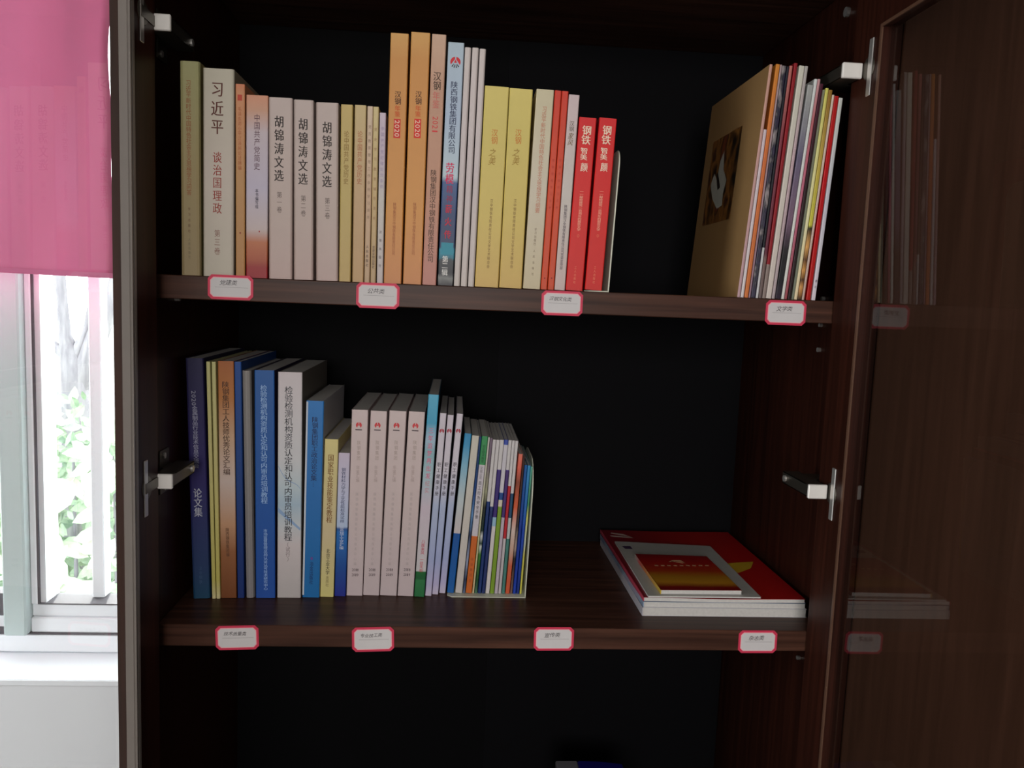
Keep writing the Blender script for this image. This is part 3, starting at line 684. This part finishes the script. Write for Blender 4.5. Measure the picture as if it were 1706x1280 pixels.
mag('gold magazine with dark patterned lower spine', 1329, 1335.5, 1375, 150, matspine=bands([(0, (60, 36, 18)), (.06, (206, 148, 84)), (.10, (70, 40, 20)), (.15, (210, 152, 80)), (.2, (90, 54, 26)), (.27, (214, 160, 90)), (.36, (30, 30, 14)), (.38, (200, 196, 70)), (.7, (186, 160, 72)), (1, (150, 112, 48))], .235, wob=.03), spine=[(0, (190, 140, 60))])
mag('very thin pale magazine between the gold and the red magazine', 1336, 1340, 1381, 158, spine=[(0, (196, 168, 156)), (1, (214, 196, 180))])
mag('bright red magazine near the right end of the row', 1343, 1350.5, 1384.2, 160, spine=[(0, (176, 20, 16)), (.6, (184, 14, 22)), (1, (176, 22, 22))])
k = mag('white magazine with tiny print, last at the right end of the row', 1352, 1358.8, 1390.6, 163, spine=[(0, (214, 206, 214)), (.5, (196, 196, 206)), (1, (200, 204, 196))])
text(k, '期刊', 464, 484, 3, (70, 60, 70), .5, .01, 'print')
# framed picture on the tan cover (abstract brown painting)
r = ktan.root; x = ktan.lx-.00015
def on_cover(px, py):
    # cover plane passes through root, leaning by a
    n = Vector((-math.cos(ktan.a), 0, math.sin(ktan.a))); p0 = Vector(r.location)+Matrix.Rotation(ktan.a, 3, 'Y') @ Vector((ktan.lx, 0, 0))
    d = CF+(px-853)/F*CR-(py-640)/F*CU; t = (p0-Vector(CAM)).dot(n)/d.dot(n); w_ = Vector(CAM)+t*d
    return Matrix.Rotation(-ktan.a, 3, 'Y') @ (w_-Vector(r.location))
c = [on_cover(1188, 237), on_cover(1232, 213), on_cover(1221, 363), on_cover(1171, 377)]
ya, yb_ = (c[1].y+c[2].y)/2, (c[0].y+c[3].y)/2; za, zb_ = (c[2].z+c[3].z)/2, (c[0].z+c[1].z)/2
MPT = mottled('brown_painting_print', [(26, 20, 12), (84, 54, 22), (140, 92, 40), (60, 34, 22), (120, 62, 32)], 34, (1, 1, .7), detail=3)
MB().poly([(x, ya, za), (x, yb_, za), (x, yb_, zb_), (x, ya, zb_)]).build('picture', MPT, r)
dy, dz = yb_-ya, zb_-za
MB().poly([(x-.0001, ya+dy*a, za+dz*b) for a, b in ((.34, .18), (.52, .16), (.74, .30), (.88, .48), (.78, .60), (.66, .50), (.62, .72), (.52, .82), (.46, .60), (.30, .46), (.36, .32))]).build('pale_figure', plain('pale_paint', (168, 168, 158), .6, noise=.15, scale=90), r)
MB().poly([(x-.00015, ya+dy*a, za+dz*b) for a, b in ((.50, .40), (.58, .38), (.70, .56), (.66, .60), (.57, .50))]).build('dark_stroke', ink((40, 32, 26)), r)

# ------------------------------------------------------------------ lower shelf, standing books
GL = 'books along the left of the lower shelf'
def lb(label, bl, br, tl, yt, yb, **kw):
    return book('book', label, 'book', kw.pop('group', GL), ZL, bl, br, tl, yt, yb=yb, **kw)
WH = (226, 226, 226)
k = lb('dark navy book with white characters at the far left of the lower shelf', 321, 350, 308, 597, 998, spine=[(0, (28, 70, 98)), (.12, (42, 64, 104)), (.5, (52, 44, 104)), (1, (46, 44, 76))], depth=.20, rad=.003)
text(k, '2020', 651, 677, 7, (168, 168, 186), .42, .02, 'title', rot=True); text(k, '金属制品行业技术信息交流会', 677, 781, 8.5, (168, 168, 190), .46, .012, 'title'); text(k, '论文集', 814, 862, 13, (190, 192, 204), .48, .014, 'subtitle')
text(k, '汉中钢铁', 944, 974, 5, (70, 96, 130), .5, 0, 'publisher')
for bl, br, tl, lab in ((353, 359.6, 343, 'thin pale-yellow booklet, left one of two beside the navy book'), (360.2, 367, 352, 'thin pale-yellow booklet, right one of two beside the brown book')):
    lb(lab, bl, br, tl, 603, 998, spine=[(0, (212, 200, 150)), (.08, (196, 186, 100)), (.6, (206, 196, 132)), (1, (204, 200, 140))], depth=.20)
k = lb('brown and cream book with dark characters, between pale-yellow and dark-blue spines', 368, 394, 362.5, 602, 997, spine=[(0, (118, 66, 32)), (.2, (150, 96, 60)), (.32, (196, 150, 116)), (.5, (206, 186, 176)), (.68, (204, 168, 138)), (.85, (186, 120, 64)), (1, (172, 102, 56))], depth=.20)
text(k, '陕钢集团工人技师优秀论文汇编', 636, 792, 11, (70, 44, 30), .48, .008); text(k, '陕西钢铁集团编', 880, 928, 5.5, (96, 64, 44), .48, .01, 'publisher')
lb('plain dark-blue spine between the brown book and the grey folder', 395.5, 407, 390, 603, 997, spine=[(0, (18, 44, 108)), (1, (24, 74, 146))], depth=.20)
f_ = lb('plain grey file folder with rounded spine top', 409, 423.5, 402, 618, 997, spine=[(0, (134, 130, 132)), (1, (142, 138, 134))], depth=.20, rad=.0045, t=.0009)
f_.root.name = 'file_folder'; f_.root['category'] = 'folder'
k = lb('bright-blue textbook with a white column of characters, beside the grey folder', 426, 458.5, 423.5, 617, 997, spine=[(0, (28, 76, 158)), (.4, (22, 82, 160)), (1, (20, 86, 156))], side=[(0, (60, 50, 90))], depth=.20)
text(k, '检验检测机构资质认定和认可内审员培训教程', 642, 840, 10.5, (150, 184, 226), .47, .012); text(k, '市场监督管理总局认证认可技术研究中心', 882, 984, 6.2, (150, 182, 226), .52, .01, 'publisher')
k = lb('thick white textbook with large dark characters and a blue wave print', 461.5, 501, 463, 620, 996.5, spine=[(0, (186, 180, 178)), (.24, (206, 196, 196)), (.33, (196, 202, 206)), (.42, (168, 190, 206)), (.5, (190, 204, 210)), (.62, (208, 208, 210)), (1, (210, 200, 202))], side=[(0, (120, 112, 104))], depth=.20, rad=.0014)
text(k, '检验检测机构资质认定和认可内审员培训教程', 644, 902, 12.5, (44, 44, 52), .45, .004); text(k, '（试行）', 904, 936, 7, (120, 104, 106), .45, 0, 'edition_mark')
mb = MB()
for i in range(12):
    def cv(u): return zloc(k, 776+44*u+6*math.sin(u*5))
    def c2(u): return zloc(k, 846+34*u)
    u0, u1 = i/12, (i+1)/12
    for fn, hh in ((cv, .0015), (c2, .006)):
        a, b = k.lx+k.w*(.02+.94*u0), k.lx+k.w*(.02+.94*u1)
        mb.poly([(a, -.00008, fn(u0)-hh*(1-u0*.4)), (b, -.00008, fn(u1)-hh*(1-u1*.4)), (b, -.00008, fn(u1)), (a, -.00008, fn(u0))])
mb.build('wave_print', ink((140, 168, 204)), k.root)
k = lb('azure-blue shorter book with white edges, right of the thick white textbook', 503.5, 532, 510.5, 668, 996, spine=[(0, (18, 106, 170)), (.5, (30, 108, 178)), (1, (34, 118, 190))], side=[(0, (200, 200, 204))], depth=.19)
patch(k, 670, 992, .0, .10, (196, 204, 214), 'white_margin'); text(k, '陕钢集团职工政治论文集', 695, 802, 9.5, (14, 40, 86), .52, .012)
text(k, '2018', 804, 812, 4, (30, 64, 118), .5, 0, 'year_mark', asp=.5); text(k, '●', 926, 936, 5, (100, 70, 150), .5, 0, 'publisher_mark'); text(k, '冶金出版社', 936, 974, 6, (14, 52, 104), .5, .01, 'publisher')
k = lb('pale-yellow textbook with brown characters, right of the azure-blue book', 533.2, 555.6, 541, 732, 995, spine=[(0, (212, 202, 128)), (.4, (208, 190, 150)), (.8, (212, 198, 140)), (1, (220, 206, 138))], depth=.18)
text(k, '国家职业技能鉴定教程', 758, 872, 9, (128, 84, 36), .5, .016); text(k, '北京工业大学', 915, 958, 6.2, (66, 56, 36), .5, .012, 'publisher'); text(k, '出版社', 960, 978, 5, (128, 112, 66), .5, .0, 'publisher')
k = lb('narrow book, lilac-white above and deep blue below, beside the pale-yellow textbook', 557, 575.6, 564, 755, 994, spine=[(0, (30, 40, 140)), (.2, (18, 74, 152)), (.45, (36, 110, 184)), (.475, (44, 82, 150)), (.49, (178, 196, 224)), (.7, (196, 200, 224)), (1, (204, 192, 212))], depth=.17)
text(k, '钢铁材料力学与工艺性能标准试样', 780, 872, 6.6, (74, 82, 120), .5, .006); text(k, '图集及加工工艺汇编', 872, 916, 6.6, (196, 206, 226), .5, .015, 'subtitle')
PK = [(0, (204, 188, 190)), (.5, (208, 190, 188)), (1, (214, 196, 194))]
for i, (bl, br, tl, yt, yb, lab) in enumerate(((577, 603.8, 586, 683, 993, 'pinkish-white yearbook with red emblem, first of four, beside the narrow blue book'), (604.6, 631.6, 617.3, 685, 992.5, 'pinkish-white yearbook with red emblem, second from the left of the four'), (632.6, 660.8, 648.6, 685, 993, 'pinkish-white yearbook with red emblem, third from the left of the four'), (662, 688.6, 681, 686.5, 994, 'pinkish-white yearbook with red emblem, last of four, beside the cyan-topped book'))):
    k = lb(lab, bl, br, tl, yt, yb, spine=PK, depth=.19, rad=.0012)
    logo(k, 709+i*.6, 5, (214, 60, 66), (70, 50, 56), .46, rays=False, bar=True)
    text(k, '陕钢集团', 734, 768, 5.5, (176, 158, 150), .5, 0); text(k, '年鉴汇编', 776, 804, 5.5, (178, 158, 154), .48, 0, 'subtitle'); text(k, '陕西钢铁集团有限公司技术中心编', 820, 944, 4.2, (182, 168, 168), .48, 0, 'publisher')
    text(k, '2018', 947, 953, 2.7, (66, 48, 54), .43, .02, 'year_mark', asp=1.3) if False else None
    for j, yr in enumerate(('2018', '2019')):
        m2 = MB(); zc = zloc(k, 950+j*8.5)
        for q_, ch in enumerate(yr): put_glyph(m2, ch, k.lx+k.w*(.40+.105*(q_-.5)), zc, .0019, .0036, -.00025, .02, fit=True)
        m2.build('year_mark', ink((60, 42, 48)), k.root)
k = lb('tall book, cyan above, white below with a green foot, right of the pinkish-white four', 689.6, 706.8, 713.8, 658, 995, spine=[(0, (34, 112, 62)), (.085, (46, 122, 70)), (.09, (24, 92, 50)), (.125, (24, 104, 48)), (.13, (206, 202, 204)), (.45, (206, 192, 204)), (.6, (170, 196, 204)), (.72, (140, 180, 190)), (.78, (170, 196, 216)), (.84, (120, 176, 204)), (.86, (66, 164, 200)), (1, (84, 176, 210))], wob=.008, side=[(0, (24, 80, 110))], depth=.20)
text(k, '三年追梦再出发', 712, 800, 7.5, (222, 120, 152), .5, .02); text(k, '纪实', 800, 824, 7, (206, 140, 150), .5, 0, 'subtitle'); text(k, '八面来风', 900, 925, 5.5, (198, 66, 90), .52, .01, 'subtitle'); text(k, '一往无前', 930, 954, 5.5, (206, 70, 80), .5, .01, 'subtitle')
for i, (bl, br, tl, yt, yb, lab) in enumerate(((708, 718.8, 733, 689, 993.5, 'slim white-to-blue handbook, first of three with red emblems, beside the cyan-topped book'), (719.6, 730, 745.6, 692, 991, 'slim white-to-blue handbook, middle of three with red emblems, slightly shorter'), (731.5, 742, 761, 690, 989, 'slim white-to-blue handbook, last of three with red emblems, left of the bookend'))):
    k = lb(lab, bl, br, tl, yt, yb, spine=[(0, (206, 196, 216)), (.06, (188, 182, 216)), (.2, (166, 176, 214)), (.5, (176, 188, 216)), (.56, (196, 198, 218)), (.7, (214, 208, 218)), (1, (212, 204, 214))], depth=.19, rad=.0012)
    logo(k, 719, 4, (176, 56, 74), (90, 60, 70), .5, rays=False); text(k, '职工健康手册', 770, 828, 5.6, (62, 56, 66), .5, .014)
# lower bookend and the thin booklets it holds
qb = at(872, 996, 2, ZL+.001)
BY = at(760, 995, 2, ZL).y
bookend('pale steel bookend with rounded corner, holding the thin booklets on the lower shelf', ZL, 874, 996, qb.y, .15, .185, qb.x-at(743, 991, 1, BY).x-.0, .028, .045)
GB = 'thin booklets held by the bookend on the lower shelf'
def tb(label, bl, br, tl, yt, **kw):
    k = book('booklet', label, 'booklet', GB, ZL+.0014, bl, br, tl, yt, yb=988, ys=kw.pop('ys', qb.y+.012), depth=.15, t=.0003, **kw)
    return k
tb('thin booklet, cyan above, whitish in the middle and blue at its foot', 744.5, 756, 774, 723, spine=[(0, (20, 96, 170)), (.375, (14, 84, 160)), (.38, (206, 196, 196)), (.6, (190, 204, 208)), (.8, (130, 184, 208)), (.93, (60, 150, 196)), (1, (44, 140, 190))], side=[(0, (30, 70, 84))])
tb('plain greyish-white booklet right of the cyan and blue one', 758, 770, 786.4, 726.5, spine=[(0, (206, 198, 194)), (1, (208, 204, 190))])
tb('dark-blue booklet with a mottled silvery lower spine', 770.8, 774.8, 798, 728, matspine=bands([(0, (96, 110, 140)), (.1, (40, 50, 80)), (.25, (150, 160, 186)), (.45, (50, 60, 90)), (.6, (96, 140, 190)), (.75, (24, 66, 130)), (1, (20, 60, 110))], .18, wob=.08), spine=[(0, (30, 60, 120))])
k = tb('booklet with green top, white middle with black characters and orange foot', 775.6, 786, 801, 727.5, spine=[(0, (206, 104, 40)), (.36, (216, 110, 56)), (.364, (206, 200, 208)), (.815, (210, 206, 204)), (.82, (56, 146, 86)), (1, (62, 156, 92))], const=True, side=[(0, (210, 206, 190))])
text(k, '安全技术教育', 742, 772, 4.6, (16, 84, 44), .5, .01); text(k, '汉钢公司', 778, 800, 4, (100, 94, 96), .45, 0, 'subtitle'); text(k, '员工行为安全手册', 802, 866, 5, (62, 56, 66), .48, .014, 'title'); text(k, '陕钢集团宣', 928, 972, 4, (168, 80, 36), .5, .01, 'publisher')
tb('very thin whitish booklet right of the orange-footed one', 786.7, 789.8, 812.5, 729, spine=[(0, (210, 190, 150)), (.3, (196, 196, 150)), (1, (204, 200, 196))])
tb('thin dark-green booklet with white flecks', 790.4, 795, 815, 730.5, matspine=bands([(0, (80, 120, 96)), (.1, (30, 76, 40)), (.3, (70, 130, 50)), (.36, (210, 214, 210)), (.38, (20, 60, 40)), (.44, (208, 212, 210)), (.48, (24, 50, 44)), (.66, (40, 44, 40)), (.78, (160, 160, 130)), (1, (120, 104, 120))], .18, wob=.02), spine=[(0, (30, 76, 40))])
W2 = (208, 204, 204); PU = (70, 50, 128)
tb('booklet white above and navy below, left one of the pair', 795.8, 801.6, 819, 733, spine=[(0, (28, 54, 112)), (.57, (30, 58, 118)), (.6, W2), (1, W2)], const=True)
tb('booklet white above and navy below, right one of the pair', 802.2, 808, 825.4, 733.5, spine=[(0, (34, 50, 104)), (.54, (44, 58, 112)), (.57, W2), (1, W2)], const=True)
tb('white booklet with a purple block over a pale blue foot', 808.6, 815.4, 831.5, 733.5, spine=[(0, (214, 208, 206)), (.44, (150, 186, 210)), (.5, (60, 42, 116)), (.8, PU), (.805, W2), (1, W2)], const=True)
tb('white booklet with a blue tab at its top and a lime-green foot', 816, 823, 838.6, 733.5, spine=[(0, (124, 158, 46)), (.56, (134, 160, 60)), (.57, (214, 204, 186)), (.61, (34, 74, 140)), (.66, (206, 202, 210)), (.965, (60, 80, 170)), (1, (60, 80, 170))], const=True)
tb('white booklet with a purple block over a grey-lilac foot', 823.6, 829.4, 845.8, 734, spine=[(0, (190, 178, 190)), (.5, (72, 48, 112)), (.8, PU), (.805, W2), (1, W2)], const=True)
tb('white booklet with a red block above a whitish foot', 830, 835, 852, 734.5, spine=[(0, (196, 188, 190)), (.36, (186, 40, 50)), (.7, (196, 44, 46)), (.705, W2), (1, W2)], const=True)
tb('white booklet with a dark-blue block and a teal foot', 835.6, 841, 858, 735, spine=[(0, (74, 128, 120)), (.36, (190, 196, 196)), (.5, (36, 78, 110)), (.66, W2), (1, W2)], const=True)
tb('orange-red booklet with a pale photographic middle', 841.8, 849, 864, 757, spine=[(0, (206, 88, 54)), (.2, (204, 96, 66)), (.3, (200, 160, 140)), (.45, (212, 190, 180)), (.62, (212, 96, 60)), (.8, (140, 70, 50)), (.9, (222, 100, 80)), (1, (226, 120, 100))])
tb('brown-grey booklet mottled with black, beside the deep-blue ones', 849.6, 853.6, 867.5, 760, matspine=bands([(0, (120, 90, 80)), (.3, (30, 26, 28)), (.4, (170, 150, 140)), (.6, (60, 50, 50)), (1, (60, 30, 24))], .16, wob=.15), spine=[(0, (80, 60, 50))])
tb('deep-blue booklet, left one of two near the bookend', 854.2, 859.4, 872, 775.5, spine=[(0, (28, 62, 168)), (.5, (22, 52, 140)), (1, (26, 92, 160))])
tb('deep-blue booklet, right one of two near the bookend', 860, 865, 876.2, 776, spine=[(0, (20, 46, 128)), (.5, (30, 70, 170)), (1, (54, 140, 190))])
tb('thin green and yellow booklet against the lower bookend', 865.6, 868.8, 880, 778, spine=[(0, (210, 204, 80)), (.3, (196, 190, 90)), (.4, (180, 190, 180)), (.6, (206, 204, 110)), (.7, (70, 140, 100)), (1, (90, 170, 150))])

# ------------------------------------------------------------------ stack lying on the lower shelf
GS = 'magazines and booklets lying in the stack on the lower shelf'
def flat(name, label, cat, c0, c1, c2, c3, z0, z1, top, edge=M_PAPER, spine_col=None, sag=0):
    """lying volume: corners front-left, front-right, back-right, back-left (world xy), lower and upper height"""
    o = (c0+c1+c2+c3)/4; root = empty(name, (o.x, o.y, z0), label, cat, GS)
    th = z1-z0; c = [p-o for p in (c0, c1, c2, c3)]
    n = 10
    def zz(u): return sag*max(0, (.25-u)/.25)**1.5*0 - sag*math.sin(math.pi*min(1, u*1.0))**2
    def plate(za, zb_, inset, nm, mat):
        m = MB(); v = []
        cc = [q*(1-inset) for q in c]
        for i in range(n+1):
            u = i/n; a = cc[0].lerp(cc[1], u); b = cc[3].lerp(cc[2], u)
            for p in (a, b):
                for z in (za, zb_): v.append((p.x, p.y, z+zz(u)))
        m.v = v
        for i in range(n):
            k0, k1 = 4*i, 4*(i+1)
            for f in ((k0, k1, k1+1, k0+1), (k0+2, k0+3, k1+3, k1+2), (k0+1, k1+1, k1+3, k0+3), (k0, k0+2, k1+2, k1)): m.f.append(f); m.mi.append(0)
        for k0 in (0, 4*n): m.f.append((k0, k0+1, k0+3, k0+2)); m.mi.append(0)
        return m.build(nm, mat, root)
    plate(.0003, th-.0004, .006, 'pages', edge)
    plate(th-.0004, th, 0, 'cover', top); plate(0, .0003, 0, 'back_cover', plain('white_gloss_paper', (205, 203, 206), .35))
    if spine_col:
        m = MB(); a, b = c[0], c[3]
        m.prism([(a.x-.0004, a.y), (a.x+.0006, a.y), (b.x+.0006, b.y), (b.x-.0004, b.y)], 2, 0, th); m.build('spine', spine_col, root)
    return root, c, th
def grid_band(name, ax, stops, scale_w, wob=0):
    """print that changes across the cover along one local axis"""
    m, t, b = newmat(name)
    tc = t.nodes.new('ShaderNodeTexCoord'); sx = t.nodes.new('ShaderNodeSeparateXYZ'); t.links.new(tc.outputs['Object'], sx.inputs[0])
    mr = t.nodes.new('ShaderNodeMapRange'); mr.inputs[1].default_value = -scale_w/2; mr.inputs[2].default_value = scale_w/2
    src = sx.outputs[ax]
    if wob:
        n = t.nodes.new('ShaderNodeTexNoise'); n.inputs['Scale'].default_value = 14; t.links.new(tc.outputs['Object'], n.inputs['Vector'])
        ma = t.nodes.new('ShaderNodeMath'); ma.operation = 'MULTIPLY_ADD'; ma.inputs[1].default_value = wob; t.links.new(n.outputs[0], ma.inputs[0]); t.links.new(src, ma.inputs[2]); src = ma.outputs[0]
    t.links.new(src, mr.inputs[0])
    r = t.nodes.new('ShaderNodeValToRGB'); e = r.color_ramp.elements
    while len(e) > 1: e.remove(e[-1])
    e[0].position = stops[0][0]; e[0].color = lin(stops[0][1])
    for p, c in stops[1:]: k = e.new(p); k.color = lin(c)
    t.links.new(mr.outputs[0], r.inputs[0]); t.links.new(r.outputs[0], b.inputs['Base Color']); b.inputs['Roughness'].default_value = .3
    return m
def quad(z, *px): return [Vector((at(a, b, 2, z).x, at(a, b, 2, z).y, 0)) for a, b in px]
zA = ZL+.0003; h1 = .0112; h2 = .0072; h3 = .0050
def rect(xl, xr_, yf, yb2, dl=0, dr=0): return Vector((xl, yf, 0)), Vector((xr_, yf, 0)), Vector((xr_+dr, yb2, 0)), Vector((xl+dl, yb2, 0))
yf = .042
zt1 = zA
M_PS = plain('lilac_white_spine', (186, 182, 190), .5); M_PS2 = mottled('blue_pink_spine', [(60, 60, 130), (150, 170, 190), (190, 130, 150)], 40, (1, .3, 1))
xl = at(1070, 1027, 1, yf).x; xr_ = at(1343, 1030, 1, yf).x
xr_ = min(xr_, XR-.004)
flat('magazine', 'thick white-paged magazine at the very bottom of the stack', 'magazine', *rect(xl, xr_, yf, yf+.297, -.002, .001), zt1, zt1+h1, plain('white_gloss_paper', (205, 203, 206), .35), spine_col=M_PS); zt1 += h1+.0001
flat('magazine', 'white-paged magazine second from the bottom of the stack, bluish spine', 'magazine', *rect(xl+.001, xr_-.0015, yf+.001, yf+.296, -.004, -.002), zt1, zt1+h2, plain('blue_gloss_cover', (90, 120, 150), .35), spine_col=M_PS2); zt1 += h2+.0012
M_REDC = grid_band('crimson_cover_print', 0, [(0, (120, 16, 30)), (.35, (150, 22, 26)), (.7, (176, 26, 20)), (1, (168, 16, 22))], .21)
rootr, cr, thr = flat('magazine', 'crimson magazine with a yellow ribbon print, topmost full-size one in the stack', 'magazine', *rect(xl+.0005, xr_-.003, yf, yf+.300, -.003, -.002), zt1, zt1+h3, M_REDC, sag=.0009, spine_col=plain('rose_spine', (190, 70, 90), .5)); zt1 += h3+.0001
# prints on the crimson cover
def rp(px, py, root, z): q = at(px, py, 2, z); return (q.x-root.location.x, q.y-root.location.y, z-root.location.z)
z = zt1+.0001
m = MB(); m.poly([rp(*p, rootr, z) for p in ((1190, 941), (1222, 938), (1255, 936), (1251, 947), (1230, 955), (1205, 952))]); m.build('yellow_ribbon_print', ink((196, 156, 40)), rootr)
m = MB(); m.poly([rp(*p, rootr, z) for p in ((1018, 887.5), (1038, 890), (1056, 897), (1037, 892.5), (1018, 889.5))]); m.poly([rp(*p, rootr, z) for p in ((1016, 892), (1040, 894), (1056, 897), (1038, 896), (1018, 894))]); m.build('white_arc_print', ink((196, 170, 160)), rootr)
# grey-white booklet and little red booklet
zq = zt1+.0002
c = quad(zq+.002, (1080, 993), (1268, 995), (1183, 910), (1024, 902))
wq = flat('booklet', 'grey-white booklet lying on the crimson magazine', 'booklet', *c, zq, zq+.002, plain('grey_white_cover', (176, 174, 168), .4)); zq += .0022
m = MB(); q = [rp(*p, wq[0], zq) for p in ((1036, 910), (1050, 910), (1054, 915), (1042, 915))]; m.poly(q); m.build('small_mark', ink((70, 50, 80)), wq[0])
c = quad(zq+.0055, (1101, 983), (1236, 984), (1177, 927), (1058, 923))
mr_ = grid_band('red_gold_sunset_print', 1, [(0, (110, 14, 20)), (.14, (128, 22, 14)), (.26, (196, 136, 34)), (.40, (176, 120, 26)), (.55, (168, 52, 16)), (.8, (160, 20, 14)), (1, (134, 12, 16))], .15, .012)
rb = flat('booklet', 'small red booklet with a golden band, topmost of the stack', 'booklet', *c, zq, zq+.0055, mr_, edge=M_PAPER, spine_col=grid_band('spine_fade', 1, [(0, (206, 176, 60)), (.5, (206, 130, 60)), (.8, (200, 60, 60)), (1, (206, 196, 190))], .15))
m = MB(); z = zq+.0056
m.poly([rp(*p, rb[0], z) for p in ((1113, 937), (1120, 933.5), (1134, 933.8), (1142, 938.5), (1136, 936.5), (1126, 935))])
m.poly([rp(*p, rb[0], z) for p in ((1116, 935), (1119, 934.5), (1140, 938.5), (1136, 939))])
for i in range(9): m.poly([rp(*p, rb[0], z) for p in ((1090+i*10.5, 941.8), (1096+i*10.5, 942), (1097+i*10.5, 943.6), (1091+i*10.5, 943.4))])
m.build('gold_print', ink((214, 170, 130)), rb[0])

# object at the bottom compartment, only its top in view
q = at(925, 1270, 1, .26); q2 = at(962, 1267, 1, .26); q3 = at(1037, 1276, 1, .26)
bx = empty('cardboard_box', ((q.x+q3.x)/2, .12, -.40+TH), 'dark-blue box with a grey end, just showing at the bottom edge of the picture', 'box')
ox, oy_, oz = bx.location
def arc_prism(xa_, xb_, ztop, zbot, drop, y0, y1):
    pts = [(xa_-ox, zbot-oz), (xb_-ox, zbot-oz)]
    for i in range(9):
        u = i/8; pts.append((xb_-ox+(xa_-xb_)*u, ztop-oz-drop*(1-u)**2))
    return MB().prism(pts, 1, y0-oy_, y1-oy_)
arc_prism(q.x, q2.x-.0004, q2.z, -.40+TH+.0002, -.0, .16, .26).build('end_flap', plain('grey_board', (120, 118, 124), .5), bx, bevel=.002)
arc_prism(q2.x, q3.x, q2.z, -.40+TH+.0002, .006, .162, .26).build('body', plain('dark_blue_gloss', (26, 24, 120), .3), bx, bevel=.002)

# ------------------------------------------------------------------ paper labels on the shelf edges
GT = 'handwritten paper labels along the shelf edges'
M_LRED = plain('label_red_border', (206, 54, 84), .5, noise=.04); M_LPK = plain('label_pink_line', (238, 168, 176), .5); M_LW = plain('label_paper', (206, 202, 202), .6, noise=.03)
def octo(x0, x1, z0, z1, c): return [(x0+c, z0), (x1-c, z0), (x1, z0+c), (x1, z1-c), (x1-c, z1), (x0+c, z1), (x0, z1-c), (x0, z0+c)]
def label_tag(x0, y0, x1, y1, roll, words, lab):
    cpx, cpy = (x0+x1)/2, (y0+y1)/2; c_ = at(cpx, cpy, 1, -.001)
    hw = (at(x1, cpy, 1, -.001).x-at(x0, cpy, 1, -.001).x)/2; hh = (at(cpx, y0, 1, -.001).z-at(cpx, y1, 1, -.001).z)/2
    root = empty('shelf_label', (c_.x, -.0004, c_.z), lab, 'label', GT, (0, roll, 0))
    MB().prism(octo(-hw, hw, -hh, hh, .0042), 1, -.0004, 0).build('border', M_LRED, root)
    b = .0026; MB().prism(octo(-hw+b, hw-b, -hh+b, hh-b, .0036), 1, -.0006, -.0004).build('inner_line', M_LPK, root)
    b = .0034; MB().prism(octo(-hw+b, hw-b, -hh+b, hh-b, .0032), 1, -.0008, -.0006).build('paper', M_LW, root)
    MB().box(-hw+.008, hw-.006, -.00095, -.0008, -.0002, .0001).build('ruled_line', ink((150, 144, 148)), root)
    m = MB(); n = len(words); s = .0062 if n < 5 else .0050; rr = random.Random(len(words)+int(x0))
    for i, ch in enumerate(words): put_glyph(m, ch, (-.002+(i-(n-1)/2)*s*1.05), .0052+rr.uniform(-.0005, .0005), s*.95, s*rr.uniform(.85, 1.0), -.0010, 0, shear=.25)
    m.build('handwriting', ink((70, 64, 68)), root)
LB = [(346, 458.5, 422, 499.5, .002, '党建类', 'paper label under the thick cream volume, leftmost on the upper shelf'),
      (593.5, 471.5, 665.5, 514, .003, '公共类', 'paper label under the tall orange yearbook, second from left on the upper shelf'),
      (902, 485, 971, 526, .0, '汉钢文化类', 'paper label under the bright red books, third on the upper shelf'),
      (1275.5, 501, 1343, 542, .0, '文学类', 'paper label under the magazine row, rightmost on the upper shelf'),
      (359, 1043, 431, 1083, -.035, '技术质量类', 'paper label under the brown book, leftmost on the lower shelf edge'),
      (586.5, 1045.5, 656.5, 1086, -.035, '专业技工类', 'paper label under the pinkish-white yearbooks, second on the lower shelf edge'),
      (889.5, 1045.5, 956, 1084.5, -.012, '宣传类', 'paper label right of the lower bookend, third on the lower shelf edge'),
      (1230.5, 1051, 1294.5, 1088.5, -.008, '杂志类', 'paper label under the lying stack, rightmost on the lower shelf edge')]
for a in LB: label_tag(*a)
